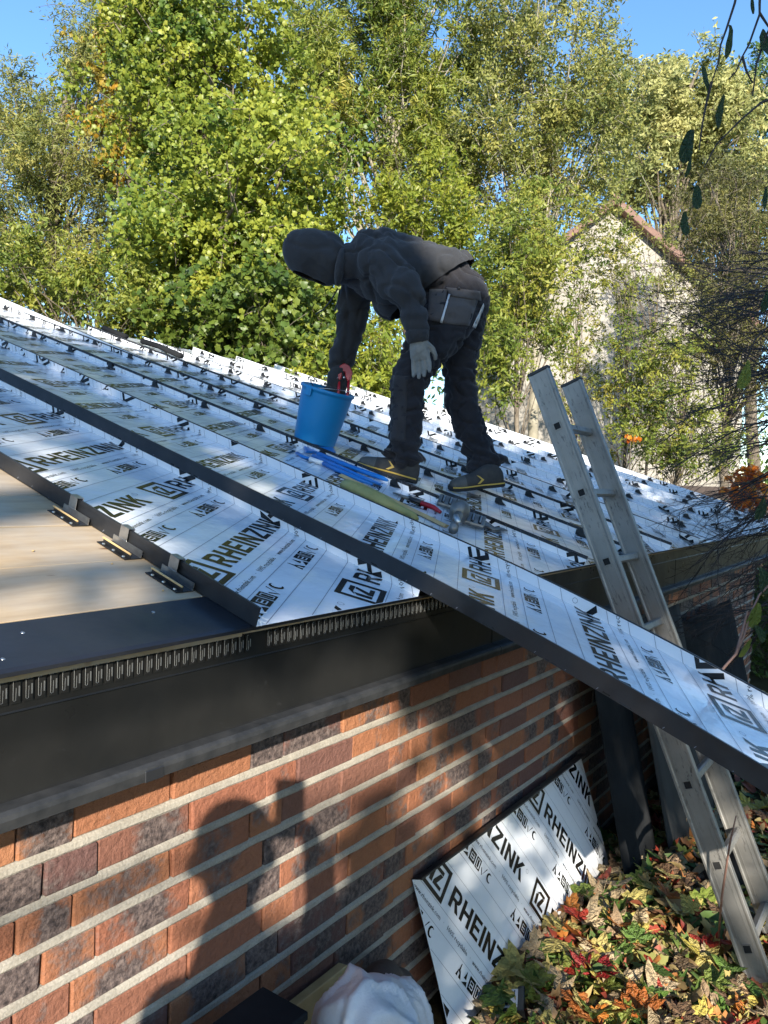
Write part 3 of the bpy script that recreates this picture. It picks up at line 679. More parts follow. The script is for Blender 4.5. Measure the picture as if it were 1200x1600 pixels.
# body (continuous figure inside the clothes; the face looks down out of the hood)
bb = MB()
limb(bb, [(a, b, c, d*.72, e*.78) for a, b, c, d, e in torso]); 
for L in (armN, armF): limb(bb, [(a, b, c, d*.50, e*.55) for a, b, c, d, e in L[:-1]])
for L in (legN, legF): limb(bb, [(a, b, c, d*.58, e*.60) for a, b, c, d, e in L])
limb(bb, [(545, 408, 3.475, .058, .06), (515, 402, 3.465, .06, .06)])
hc = J(498, 394, 3.455)
bb.ellipsoid(hc, .098, .074, .085); bb.ellipsoid(hc+Vector((.030, 0, -.040)), .06, .055, .050)
bb.ellipsoid(hc+Vector((-.010, 0, -.088)), .018, .013, .016); bb.ellipsoid(hc+Vector((.036, 0, -.080)), .012, .022, .010)
for s in (-1, 1):
    bb.ellipsoid(hc+Vector((.035, s*.080, -.010)), .024, .010, .017); bb.ellipsoid(hc+Vector((-.033, s*.028, -.074)), .012, .015, .010)
bme = remeshed(bb, .012, 3); bme.materials.append(M['skin']); bme.polygons.foreach_set('use_smooth', [True]*len(bme.polygons)); obj('body', bme, MAN)
# trousers
tb = MB(); limb(tb, torso[:2]+[(682, 438, 3.515, .135, .175)]); limb(tb, legN); limb(tb, legF)
tb.ellipsoid(J(722, 470, 3.52), .128, .175, .150); tb.ellipsoid(J(735, 482, 3.47), .075, .09, .085); tb.ellipsoid(J(735, 484, 3.58), .075, .09, .085)
tb.ellipsoid(J(623, 706, 3.42), .085, .08, .03); tb.ellipsoid(J(640, 716, 3.43), .075, .08, .035); tb.ellipsoid(J(765, 716, 3.58), .085, .08, .045); tb.ellipsoid(J(752, 733, 3.58), .085, .08, .035)
tme = remeshed(tb, .0085, 5)
anN, anF = J(630, 705, 3.42).z, J(757, 725, 3.58).z; knz = J(640, 598, 3.4).z
def tr_d(p):
    a = .010*wr(p, (7, 7, 7), 3) + .0045*wr(p, (11, 11, 30), 11)
    for zz, am, sp in ((anF+.06, .0075, .10), (knz, .0045, .09)):
        a += am*1.6*math.exp(-((p.z-zz)/sp)**2)*(wr(p, (8, 8, 26), 2+zz)+.5*math.sin(p.z*120+p.x*60+9*wr(p, (6, 6, 6), 4)))
    for s_, o_, am in (((5, 5, 13), 21, .014), ((9, 9, 7), 63, .010), ((13, 10, 18), 83, .007)):
        g = wr(p, s_, o_); a += -am*max(0, .13-abs(g))/.13
    return a
displace(tme, tr_d); tme.materials.append(M['trouser']); tme.polygons.foreach_set('use_smooth', [True]*len(tme.polygons))
TRO = obj('trousers', tme, MAN)
# hoodie
hb_ = MB(); limb(hb_, [(707, 436, 3.52, .128, .188)]+[(a, b+3, c, d-.004, e+.004) for a, b, c, d, e in torso[2:6]]); limb(hb_, [(a, b, c, d, e) for a, b, c, d, e in armN]); limb(hb_, armF)
hb_.ellipsoid(J(628, 452, 3.51), .155, .175, .150); hb_.ellipsoid(J(690, 425, 3.52), .115, .18, .105); hb_.ellipsoid(J(553, 412, 3.48), .085, .12, .105)
hb_.ellipsoid(J(596, 402, 3.36), .105, .08, .10); hb_.ellipsoid(J(598, 402, 3.49), .115, .17, .128); hb_.ellipsoid(J(572, 402, 3.49), .085, .15, .125)
hme = remeshed(hb_, .0085, 5)
elz = J(640, 468, 3.25)
hemA, hemB = J(738, 412, 3.52), J(655, 468, 3.52)
hn = (hemB-hemA).cross(Vector((0, 1, 0))).normalized()
if hn.x < 0: hn = -hn
def ho_d(p):
    a = .007*wr(p, (5.5, 5.5, 5.5), 1) + .006*wr(p, (17, 9, 8), 7)
    for L, c0 in ((armN, 1), (armF, 2)):
        for q in L[1:]:
            d = (p-J(*q[:3])).length
            if d < .16: a += .010*(1-d/.16)*wr(p, (9, 9, 24), c0*3.3)
    for s_, o_, am in (((4, 4, 7), 33, .013), ((9, 6, 4), 51, .010), ((13, 9, 6), 71, .006)):
        g = wr(p, s_, o_); a += -am*max(0, .12-abs(g))/.12
    q = (p-hemA).dot(hn); a += .010*math.exp(-((q+.055)/.045)**2) - .012*math.exp(-((q+.14)/.04)**2)*(.6+wr(p, (9, 9, 9), 90))
    x_ = (p-hemA).dot((hemB-hemA).normalized())
    return a
displace(hme, ho_d); hme.materials.append(M['hoodie']); hme.polygons.foreach_set('use_smooth', [True]*len(hme.polygons))
bmh = bmesh.new(); bmh.from_mesh(hme)      # clean hem across the back of the waist
hn = (hemB-hemA).cross(Vector((0, 1, 0))).normalized()
if hn.x < 0: hn = -hn
armp = [J(*q[:3]) for q in armN[1:]]; armp += [J(*q[:3]) for q in armF[1:]]; armp += [armp[i].lerp(armp[i+1], .5) for i in range(len(armp)-1) if (armp[i]-armp[i+1]).length < .3]
fset = [f for f in bmh.faces if min((f.calc_center_median()-q).length for q in armp) > .135]
eset = list({e for f in fset for e in f.edges}); vset = list({v for f in fset for v in f.verts})
bmesh.ops.bisect_plane(bmh, geom=vset+eset+fset, plane_co=hemA, plane_no=hn, clear_outer=True)
bmh.to_mesh(hme); bmh.free()
HOO = obj('hoodie', hme, MAN)
for L in (armN, armF):
    p = [J(*q[:3]) for q in L]; d = (p[-1]-p[-2]).normalized(); cu = MB(); r_ = L[-1][3]
    cu.tube([p[-1]-d*.025, p[-1]-d*.012, p[-1]+d*.008, p[-1]+d*.034, p[-1]+d*.037], [(r_*.8, r_*.8), (r_*1.04, r_*1.06), (r_*.99, r_*1.02), (r_*.84, r_*.90), (r_*.6, r_*.6)], 20, flat=YD); cu.build('cuff', M['hood_rib'], HOO, True)
# hood: a soft shell open towards the ground
hd = MB(); hd.ellipsoid(J(487, 398, 3.455), .118, .112, .116); hd.ellipsoid(J(510, 404, 3.46), .098, .106, .122); hd.ellipsoid(J(468, 394, 3.455), .078, .09, .098); hd.ellipsoid(J(533, 414, 3.47), .062, .09, .085)
hdm = remeshed(hd, .009, 4)
displace(hdm, lambda p: .007*wr(p, (7, 7, 7), 5) + .005*math.sin(40*p.x+90*p.z+3*wr(p, (6, 6, 6), 8))*max(0, 1-(p-J(527, 395, 3.4)).length/.16) - .008*max(0, .1-abs(wr(p, (5, 5, 8), 17)))/.1)
bmh = bmesh.new(); bmh.from_mesh(hdm); A_, B_ = J(447, 420, 3.455), J(528, 452, 3.455)
hn2 = (B_-A_).cross(Vector((0, 1, 0))).normalized()
if hn2.z > 0: hn2 = -hn2
bmesh.ops.bisect_plane(bmh, geom=bmh.verts[:]+bmh.edges[:]+bmh.faces[:], plane_co=A_, plane_no=hn2, clear_outer=True)
bmh.to_mesh(hdm); bmh.free(); hdm.materials.append(M['hoodie']); hdm.polygons.foreach_set('use_smooth', [True]*len(hdm.polygons))
ho = obj('hood', hdm, HOO); md = ho.modifiers.new('t', 'SOLIDIFY'); md.thickness = .006; md.offset = -1
nb_ = MB(); nb_.ellipsoid(J(531, 417, 3.40), .022, .05, .085, Matrix.Rotation(.12, 3, 'Y')); nb_.build('neck_band', M['hood_rib'], HOO, True)
for k, pp in enumerate(([(527, 452, 3.40), (518, 468, 3.39), (505, 484, 3.39), (493, 491, 3.39)], [(531, 452, 3.46), (528, 470, 3.46), (523, 486, 3.46)])):
    dc = MB(); dc.tube([J(*q) for q in pp], .0035, 6); dc.build('drawstring', M['rubber'], HOO, True)
# pockets, knee patch and piping laid over the trousers
def bvh_of(me): return BVHTree.FromPolygons([v.co.copy() for v in me.vertices], [tuple(p.vertices) for p in me.polygons])
BT = bvh_of(tme); camv = Vector(CAMP)
def onto(x, y):
    d = Vector(ray(x, y)).normalized(); h = BT.ray_cast(camv, d); return (h[0], -d) if h[0] is not None else (camv+d*3.45, -d)
def patch(name, quad, material, off, parent, nx=8, ny=8, thick=.004, rag=0):
    vs = []
    for j in range(ny+1):
        for i in range(nx+1):
            s, t = i/nx, j/ny
            x = (1-t)*((1-s)*quad[0][0]+s*quad[1][0])+t*((1-s)*quad[3][0]+s*quad[2][0]); y = (1-t)*((1-s)*quad[0][1]+s*quad[1][1])+t*((1-s)*quad[3][1]+s*quad[2][1])
            p, n_ = onto(x, y); vs.append(p+n_*off+n_*rag*math.sin(math.pi*s)*math.sin(math.pi*t))
    fs = [(j*(nx+1)+i, j*(nx+1)+i+1, (j+1)*(nx+1)+i+1, (j+1)*(nx+1)+i) for j in range(ny) for i in range(nx)]
    me = mesh_from(name, vs, fs, material, True); o = obj(name, me, parent); m_ = o.modifiers.new('t', 'SOLIDIFY'); m_.thickness = thick; m_.offset = 0; return o
pk = patch('pocket', [(701, 462), (748, 466), (733, 509), (688, 505)], M['pocket'], .004, TRO, rag=.006)
patch('pocket_flap', [(697, 449), (750, 455), (752, 470), (703, 463)], M['pocket'], .008, TRO, 6, 4)
patch('hip_panel', [(671, 452), (699, 452), (690, 503), (668, 500)], M['pocket'], .004, TRO, 6, 8, .003)
patch('piping', [(701, 459), (703.5, 460), (691, 505), (687.5, 504)], M['reflect'], .0085, TRO, 2, 10, .003)
patch('piping', [(755.5, 474), (757, 478), (743, 513), (738.5, 511)], M['reflect'], .0065, TRO, 2, 10, .003)
patch('knee_patch', [(614, 586), (637, 588), (633, 690), (609, 688)], M['patch'], .0015, TRO, 6, 16, .002)
bt = MB(); 
for s in np.linspace(0, 1, 2): pass
p_, n_ = onto(717, 450); bt.ellipsoid(p_+n_*.018, .007, .005, .007); bt.build('snap_button', M['rubber'], pk, True)
# gloves
def glove(name, wrist, d, side, mname, size=1.0, curl=.35):
    """wrist: point, d: direction of the hand, side: across the palm"""
    d = d.normalized(); side = (side-d*side.dot(d)).normalized(); nn = d.cross(side); g = MB()
    g.tube([wrist-d*.03, wrist, wrist+d*.035, wrist+d*.075, wrist+d*.092], [(.030, .036), (.024, .036), (.023, .043), (.020, .045), (.013, .040)], 14, flat=nn)
    g.ellipsoid(wrist+d*.05, .030, .030, .030)
    for k, (o, L, r_) in enumerate(((-.033, .062, .0098), (-.011, .076, .0105), (.011, .080, .0105), (.032, .068, .0100))):
        b = wrist+d*.085+side*o; c1 = b+d*L*.45+side*o*.10+nn*curl*.008; c2 = c1+(d*.9+nn*curl*.7).normalized()*L*.33; c3 = c2+(d*.6+nn*curl*1.6).normalized()*L*.28
        g.tube([b-d*.02, b, c1, c2, c3], [r_, r_*1.02, r_*1.03, r_*.98, r_*.8], 10); g.ellipsoid(c3, r_*.8, r_*.8, r_*.8, seg=10, rings=6); g.ellipsoid(b-d*.02, r_, r_, r_, seg=8, rings=6)
    b = wrist+d*.025-side*.032; g.tube([b, b+d*.028-side*.022+nn*.012, b+d*.055-side*.026+nn*.026, b+d*.072-side*.022+nn*.034], [.013, .0125, .011, .008], 10)
    me = remeshed(g, .0032, 2); me.materials.append(M[mname]); me.polygons.foreach_set('use_smooth', [True]*len(me.polygons)); return obj(name, me, MAN)
wn = J(653, 529, 3.25); glove('glove', wn, J(659, 575, 3.25)-wn, Vector((-.9, .35, 0)), 'glove', .95, -.25)
wf = J(522, 612, 3.745); glove('glove', wf, J(515, 650, 3.75)-wf, Vector((.5, -.8, 0)), 'glove_shaded', 1, .5)
# shoes
def shoe(heel, toe, up, far):
    f = (toe-heel); Ls = f.length; f = f.normalized(); up = (up-f*up.dot(f)).normalized(); sd = f.cross(up)
    SH = MB(); sec = [(0, .030, .060, .004), (.03, .036, .098, .0), (.09, .037, .112, .0), (.13, .038, .092, .0), (.17, .041, .072, .0), (.22, .045, .060, .0), (.265, .041, .052, .0), (.30, .026, .036, .002)]
    k = Ls/.30; n = 14; vs = []
    for x, hw, ht, b0 in sec:
        for i in range(n):
            a = -math.pi/2+2*math.pi*i/n; cx, sx = math.cos(a), math.sin(a)
            yy = math.copysign(abs(cx)**.7, cx)*hw*(1-.30*max(0, sx)); zz = .020+(ht-.02)*max(0, sx)**.85 if sx > 0 else .020*(1+sx)
            vs.append(heel+f*(x*k)+sd*yy+up*(zz+b0))
    SH.add(vs, [(j*n+i, j*n+(i+1) % n, (j+1)*n+(i+1) % n, (j+1)*n+i) for j in range(len(sec)-1) for i in range(n)]+[tuple(range(n-1, -1, -1)), tuple(range((len(sec)-1)*n, len(sec)*n))])
    me = SH.mesh('shoe', [M['shoe'], M['toe']], True, True); sh = obj('shoe', me, MAN)
    for p in me.polygons:
        if (p.center-heel).dot(f) > .235*k: p.material_index = 1
    m_ = sh.modifiers.new('s', 'SUBSURF'); m_.levels = 1; m_.render_levels = 1
    so_ = MB(); out = [(0, .028), (.01, .036), (.06, .040), (.12, .038), (.18, .044), (.23, .049), (.27, .046), (.295, .034), (.306, .012)]
    pts = [heel+f*(x*k)+sd*y for x, y in out]+[heel+f*(x*k)-sd*y for x, y in out[::-1]]
    so_.prism([p-up*.002 for p in pts], up*.020); sl_ = so_.build('sole', M['sole'], sh, bevel=.003)
    st = MB(); p2 = [heel+f*(x*k)+sd*(y+.0015) for x, y in out[1:]]; 
    s_ = 1 if sd.y < 0 else -1
    pth = [heel+f*(x*k)+sd*s_*(y+.0015)+up*(.017) for x, y in out[1:8]]
    st.tube(pth, [(.0035, .0025)]*len(pth), 6, flat=up); st.build('sole_stripe', M['yellow'], sl_)
    ch = MB(); 
    def sp(x, z): 
        hw = np.interp(x, [q[0] for q in sec], [q[1] for q in sec]); ht = np.interp(x, [q[0] for q in sec], [q[2] for q in sec]); sx = min(1, max(0, (z-.02)/(ht-.02)))**(1/.85); cx = math.sqrt(max(0, 1-sx*sx))
        return heel+f*(x*k)+sd*s_*(cx**.7*hw*(1-.3*sx)+.004)+up*z
    ch.add([sp(.150, .060), sp(.163, .063), sp(.140, .044), sp(.126, .042), sp(.150, .026), sp(.164, .026)], [(0, 1, 2, 3), (3, 2, 5, 4)]); co = ch.build('chevron', M['yellow'], sh)
    m2 = co.modifiers.new('t', 'SOLIDIFY'); m2.thickness = .003; m2.offset = 0
    return sh
hw_, hu_ = rfp(650, 757, 0); tw_, tu_ = rfp(561, 731, 0)
h3 = RW(hw_, hu_, .006); t3 = RW(hw_-.02, tu_, .006)
hN = Vector(J(652, 754, 3.43)); d_ = (P0-np.array(hN)) @ NR
hN = hN+Vector(NR)*(d_+.006); tN = Vector(J(558, 728, 3.43)); d_ = (P0-np.array(tN)) @ NR; tN = tN+Vector(NR)*(d_+.006)
shoe(hN, tN, Vector(NR), False)
tF = RW(*rfp(702, 767), .006); hF = J(786, 757, 3.55); shoe(hF, tF, Vector(NR), True)

# ================================================================== bucket, pliers and tools on the roof
def rthing(name, w, u, label, cat, group=None, rot=0): return thing(name, RW(w, u, 0), label, cat, group)
bwc, buc = rfp(491, 690, .004); BM_ = RFm @ Matrix.Translation((bwc, buc, .0065))
BU = thing('bucket', RW(bwc, buc, .006), 'blue plastic bucket of tools standing on the roof trays', 'bucket')
b = MB(); H = .262; rb, rt = .101, .128
b.lathe([(0, .004), (rb-.004, .002), (rb, .0), (rb+.001, .004), (rb+(rt-rb)*.45, H*.45), (rb+(rt-rb)*.9, H*.90), (rt-.002, H*.935), (rt+.004, H*.94), (rt+.006, H*.97), (rt+.005, H), (rt, H+.002), (rt-.004, H-.002), (rb+(rt-rb)*.45-.004, H*.45), (rb-.004, .006), (0, .006)], 48)
b.build('body', M['bucket'], BU, True, BM_)
for s in (-1, 1):
    e_ = MB(); e_.box((s*(rt+.006), 0, H-.026), (.010, .036, .040)); e_.build('handle_lug', M['bucket'], BU, M=BM_, bevel=.003)
hw2 = MB(); hw2.tube([(-.134, 0, H-.02)]+[(-.128*math.cos(a), -.105*math.sin(a), H+.028*math.sin(a)-.01) for a in np.linspace(.15, math.pi-.15, 12)]+[(.134, 0, H-.02)], .0022, 6); hw2.build('wire_handle', M['steel'], BU, True, BM_)
cb_ = thing('cable', BM_ @ Vector((0, .03, .01)), 'dark thin wire sticking up out of the blue bucket', 'wire')
c_ = MB(); c_.tube([BM_ @ Vector((-.02, 0, .01)), J(494, 612, 3.72), J(485, 595, 3.72), J(484, 585, 3.72), J(490, 590, 3.72), J(508, 606, 3.73), BM_ @ Vector((.0, -.02, .2))], .0022, 5); c_.build('wire', M['rubber'], cb_, True)
PLI = thing('pliers', BM_ @ Vector((.06, 0, .01)), 'red seaming pliers standing upright in the blue bucket', 'pliers')
for pp in ([(530, 596), (529, 612), (527, 632), (526, 645)], [(545, 594), (544, 612), (540, 632), (537, 645)]):
    h_ = MB(); h_.tube([J(x, y, 3.70) for x, y in pp], [(.010, .0075)]*4, 8, flat=YD); h_.build('handle', M['red'], PLI, True)
j_ = MB(); jp = [(528, 592), (527, 580), (531, 571), (538, 567), (546, 571), (551, 581), (549, 590), (544, 597), (540, 590), (539, 581), (535, 580), (534, 588), (532, 594)]
j_.prism([J(x, y, 3.685) for x, y in jp], Vector(CF)*.026); j_.build('jaw', M['red'], PLI, bevel=.003)
j_ = MB(); j_.tube([J(527, 592, 3.69), J(530, 585, 3.69)], [.005, .004], 6); j_.tube([J(538, 590, 3.68), J(538, 590, 3.72)], .007, 10); j_.build('pivot', M['steel'], PLI, True)
def rtube(pxs, h, rad, sides=10, mat_=None, name='x', parent=None, flat=(0, 0, 1), mi=0):
    mb = MB(); pts = [Vector((*rfp(x, y, hh), hh)) for (x, y), hh in zip(pxs, h if isinstance(h, (list, tuple)) else [h]*len(pxs))]
    mb.tube(pts, rad, sides, flat=flat); return mb.build(name, mat_, parent, True, RFm)
BG = 'blue tool handles lying beside the bucket'
for pxs, r_, lab, hh in (([(497, 709), (560, 734), (606, 750), (616, 754)], .0105, 'long blue tube with rounded end nearest the shoe, beside the bucket', .013), ([(490, 712), (550, 739), (594, 757)], .0095, 'blue tube in the middle of the bundle beside the bucket', .012), ([(505, 724), (550, 745), (582, 757)], .0095, 'blue tube with white paper label beside the bucket', .012)):
    w, u = rfp(*pxs[0]); th_ = rthing('blue_tube', w, u, lab, 'tube', BG)
    rtube(pxs, hh, [(r_, r_*1.25)]*(len(pxs)-1)+[(r_*.55, r_*.7)], 12, M['blue'], 'shaft', th_)
    if 'label' in lab: rtube([(484, 717), (505, 724)], hh, [(r_*1.03, r_*1.27)]*2, 12, M['label_white'], 'paper_label', th_)
w, u = rfp(476, 703); th_ = rthing('blue_bracket', w, u, 'flat blue metal bracket under the front of the bucket', 'bracket')
pb2 = MB(); q = [Vector((*rfp(x, y, .004), .004)) for x, y in ((474, 699), (520, 702), (524, 709), (478, 708))]; pb2.prism(q, (0, 0, .010)); pb2.build('plate', M['blue'], th_, M=RFm, bevel=.001)
rtube([(465, 708), (474, 714), (484, 717)], .008, [(.007, .012)]*3, 8, M['blue'], 'hook', th_)
# dressing tool (olive paddle), wooden batten, knife, seaming iron, black bar
w, u = rfp(570, 775); DT = rthing('roofing_dresser', w, u, 'olive plastic roofing paddle with a thick curved handle', 'hand tool')
mb = MB(); pts = [((541, 757), .022, .034), ((552, 762), .024, .037), ((580, 775), .025, .038), ((602, 786), .024, .034), ((615, 790), .020, .022), ((632, 796), .016, .0165), ((645, 803), .016, .016), ((651, 807), .013, .012)]
mb.tube([Vector((*rfp(x, y, .026), a_+.002)) for (x, y), a_, b_ in pts], [(a_, b_) for _, a_, b_ in pts], 14, flat=(0, 0, 1)); mb.build('paddle', M['olive'], DT, True, RFm)
w, u = rfp(640, 800); th_ = rthing('wooden_batten', w, u, 'narrow pale wooden stick lying beneath the olive paddle', 'stick')
mb = MB(); a0, a1 = Vector((*rfp(533, 744, .003), .0075)), Vector((*rfp(697, 824, .003), .0075)); mb.tube([a0, a1], [(.006, .017)]*2, 4, flat=(0, .7, .7)); mb.build('batten', M['wood'], th_, M=RFm)
w, u = rfp(660, 790); th_ = rthing('folding_rule_knife', w, u, 'red and black handled knife beside the grey seaming iron', 'knife')
rtube([(615, 770), (640, 779)], .010, [(.003, .012), (.007, .010)], 8, M['iron'], 'blade', th_); rtube([(640, 779), (658, 786)], .011, .009, 8, M['rubber'], 'grip', th_); rtube([(658, 786), (678, 793), (688, 800)], .011, [.0105, .010, .007], 8, M['red'], 'red_grip', th_)
w, u = rfp(715, 800); SI = rthing('seaming_iron', w, u, 'grey iron seaming tool with slotted jaws and a round knob', 'hand tool')
for cx, cy, rz in ((703, 786, 0), (738, 812, 0)):
    wc, uc = rfp(cx, cy, .03); mr = Matrix.Translation((wc, uc, .03)) @ Matrix.Rotation(R(-62), 4, 'Z') @ Matrix.Rotation(R(30), 4, 'X')
    mb = MB(); mb.box((0, 0, 0), (.095, .062, .020)); jw = mb.build('jaw_plate', M['iron'], SI, M=RFm @ mr, bevel=.004)
    for k in (-1, 0, 1):
        g = MB(); g.box((k*.028, 0, .0105), (.012, .044, .004)); g.build('slot', M['hole'], jw, M=RFm @ mr, bevel=.003)
        g = MB(); g.tube([(k*.028+.001, -.018, .0135), (k*.028+.001, .018, .0135)], .0035, 8); g.build('pin', M['steel'], jw, M=RFm @ mr)
mb = MB(); c0 = Vector((*rfp(718, 800, .05), .05)); mb.ellipsoid(c0, .045, .035, .045); mb.build('hub', M['iron'], SI, True, RFm)
rtube([(716, 805), (711, 818), (708, 828)], [.05, .034, .022], [(.017, .017), (.015, .015), (.016, .016)], 14, M['iron'], 'knob', SI)
rtube([(712, 806), (717, 818)], [.062, .045], .010, 10, M['steel'], 'bolt', SI)
w, u = rfp(740, 790); th_ = rthing('black_pry_bar', w, u, 'black iron bar with a hooked end lying under the rear shoe', 'bar')
rtube([(681, 764), (705, 774), (728, 783)], .011, [.006, .008, .010], 8, M['black_iron'], 'shaft', th_)
w, u = rfp(770, 820); th_ = rthing('hand_seamer', w, u, 'dark folding tool with flat blade end beside the seaming iron', 'hand tool')
rtube([(744, 808), (757, 818), (769, 826)], .014, [(.010, .014), (.009, .016), (.006, .014)], 8, M['iron'], 'arm', th_); rtube([(766, 826), (788, 827)], .012, [(.005, .014), (.003, .018)], 6, M['iron'], 'blade', th_)
# black strips on the ridge
for pts, lab in (([(163, 513), (196, 526)], 'short black rubber strip at the top end of a roof seam'), ([(222, 533), (248, 541), (282, 556)], 'thick black rolled strip across the top end of a roof seam')):
    w, u = rfp(*pts[0], .03); th_ = rthing('rubber_strip', w, u, lab, 'strip'); rtube(pts, .036, [(.022, .030)]*len(pts), 8, M['pvc'], 'strip', th_)
# ================================================================== things standing against the wall
SK = thing('white_sack', HW(1.30, .93, GZ), 'full white woven plastic sack standing by the brick wall', 'sack')
mb = MB(); 
mb.ellipsoid((1.33, .93, CAMZ-1.235), .125, .11, .165); mb.ellipsoid((1.28, .92, CAMZ-1.45), .20, .14, .25); mb.ellipsoid((1.40, .93, CAMZ-1.215), .08, .09, .11); mb.ellipsoid((1.165, .91, CAMZ-1.185), .045, .05, .055); mb.ellipsoid((1.22, .91, CAMZ-1.28), .08, .09, .11)
me = remeshed(mb, .007, 3)
def sack_d(p):
    a = .010*noise.noise(Vector((p.x*9, p.y*9, p.z*7)))
    for s_, o_, am in (((5, 5, 3), 3, .020), ((9, 8, 4.5), 13, .012), ((20, 15, 9), 31, .004)):
        a += am*max(0, .10-abs(noise.noise(Vector((p.x*s_[0]+o_, p.y*s_[1], p.z*s_[2])))))/.10
    return a
displace(me, sack_d)
me.materials.append(M['bag']); me.polygons.foreach_set('use_smooth', [True]*len(me.polygons)); obj('sack', me, SK, HF)
PK = thing('wooden_board', HW(1.2, 1.19, GZ), 'plain wooden board propped on edge against the bricks behind the sack', 'board')
mb = MB(); lean = Matrix.Rotation(R(-8), 3, 'X'); mb.box((1.24, 1.165, (GZ+CAMZ-1.262)/2), (.66, .030, CAMZ-1.262-GZ), lean); mb.build('board', M['wood'], PK, M=HF, bevel=.002)
CRT = thing('black_crate', HW(1.0, 1.0, GZ), 'black plastic box beside the wooden board at the foot of the wall', 'box')
mb = MB(); mb.box2((.84, .97, GZ), (1.155, 1.09, CAMZ-1.085)); mb.build('shell', M['pvc'], CRT, M=HF, bevel=.004)
mb = MB(); mb.box2((.836, .966, CAMZ-1.084), (1.160, 1.094, CAMZ-1.065)); mb.build('lid', M['pvc'], CRT, M=HF, bevel=.003)
RG = thing('dark_rag', HW(1.62, 1.1, CAMZ-1.5), 'dark brown rag bunched behind the top of the white sack', 'rag')
mb = MB(); mb.ellipsoid((1.60, 1.10, CAMZ-1.30), .09, .05, .05); mb.ellipsoid((1.66, 1.10, CAMZ-1.36), .08, .06, .07); mb.ellipsoid((1.64, 1.10, CAMZ-1.52), .10, .07, .20); me = remeshed(mb, .01, 3); me.materials.append(M['timber']); displace(me, lambda p: .012*noise.noise(p*14)); obj('cloth', me, RG, HF)
BX = thing('small_carton', HW(2.12, .97, GZ), 'small glossy black carton with a white printed label by the leaning tray', 'box')
bxm = HF @ Matrix.Translation((2.13, .965, GZ+.075)) @ Matrix.Rotation(R(24), 4, 'Z') @ Matrix.Rotation(R(-14), 4, 'X')
mb = MB(); mb.box((0, 0, 0), (.115, .10, .12)); mb.build('carton', M['card'], BX, M=bxm, bevel=.0015)
mb = MB(); mb.box((0, 0, .0606), (.085, .06, .0010)); lb_ = mb.build('label', M['label_white'], BX, M=bxm)
mb = MB()
for k in range(9): mb.box((-.034+k*.0045, .010, .0614), (.0014+.0012*(k % 3), .022, .0004))
for k in range(4): mb.box((.022, -.02+k*.011, .0614), (.030-.005*(k % 2), .0028, .0004))
mb.build('barcode', M['ink'], lb_, M=bxm)
for w0, w1, zt, n0, mt, lab in ((3.12, 3.50, .98, 1.12, 'pvc', 'black sheet leaning on the brick wall next to the leaning printed tray'), (3.50, 4.32, 1.00, 1.06, 'sheet_grey', 'mottled dark metal sheet leaning on the wall between the black sheet and the ladder'), (4.36, 5.9, .86, 1.10, 'pvc', 'long black membrane sheet leaning on the wall beyond the ladder')):
    th_ = thing('dark_sheet', HW((w0+w1)/2, n0-.2, GZ), lab, 'sheet', 'dark sheets leaning on the wall')
    mb = MB(); nx = 14
    for side in (0, .006):
        pass
    vs = []
    for i in range(nx+1):
        w = w0+(w1-w0)*i/nx; wob = .022*noise.noise(Vector((w*6, 1, 0)))
        for j in range(7):
            z = GZ+(zt-GZ)*j/6; vs.append((w, n0-.22+.24*j/6+wob*(1+.3*math.sin(j)), z))
    mb.add(vs, [(i*7+j, (i+1)*7+j, (i+1)*7+j+1, i*7+j+1) for i in range(nx) for j in range(6)])
    o = mb.build('sheet', M[mt], th_, True, HF); m_ = o.modifiers.new('t', 'SOLIDIFY'); m_.thickness = .005
PT = thing('plastic_pot', HW(3.35, .62, GZ), 'crushed black plastic pot lying in the leaves behind the ladder', 'pot')
mb = MB(); ptm = HF @ Matrix.Translation((3.40, .60, GZ+.10)) @ Matrix.Rotation(R(70), 4, 'Y') @ Matrix.Rotation(R(30), 4, 'X')
mb.lathe([(0, -.09), (.075, -.09), (.095, .06), (.105, .06), (.104, .07), (.092, .07), (.07, -.08), (0, -.08)], 20); me = mb.mesh('pot', M['rubber'], True, True)
for v in me.vertices: v.co += Vector((.02*noise.noise(v.co*9), .02*noise.noise(v.co*9+Vector((5, 0, 0))), 0))
obj('pot', me, PT, ptm)

# ================================================================== fallen leaves
half = [(-90, .12), (-72, .40), (-52, .66), (-40, .48), (-22, .70), (-4, 1.0), (8, .72), (20, .78), (32, .50), (46, .72), (58, .80), (70, .74), (80, .95), (90, 1.18)]
out = [(math.cos(R(a))*r_, math.sin(R(a))*r_) for a, r_ in half]; out = out+[(-x, y) for x, y in out[-2:0:-1]]
oval = [(math.cos(t_)*.42*(1-.25*math.sin(t_)), math.sin(t_)) for t_ in np.linspace(-math.pi/2, 1.5*math.pi, 15)[:-1]]
def leaf_geo(seed, shape=out, curl=.35):
    rr = random.Random(seed); a, b, c = rr.uniform(-curl, curl), rr.uniform(-curl, curl), rr.uniform(-.3, .3)*curl*2
    V = [Vector((0, .1, 0))]
    for x, y in shape:
        k = rr.uniform(.9, 1.08); x, y = x*k, y*k
        V.append(Vector((x, y, a*x*x+b*y*y+c*x*y+.18*abs(x)*rr.uniform(.2, 1)*curl*2+rr.uniform(-.05, .05))))
    n = len(shape); F = [(0, 1+i, 1+(i+1) % n) for i in range(n)]
    V += [Vector((-.02, 0, 0)), Vector((.02, 0, 0)), Vector((.03*rr.uniform(-3, 3), -1.0, .12))]; F.append((n+1, n+2, n+3))
    return V, F
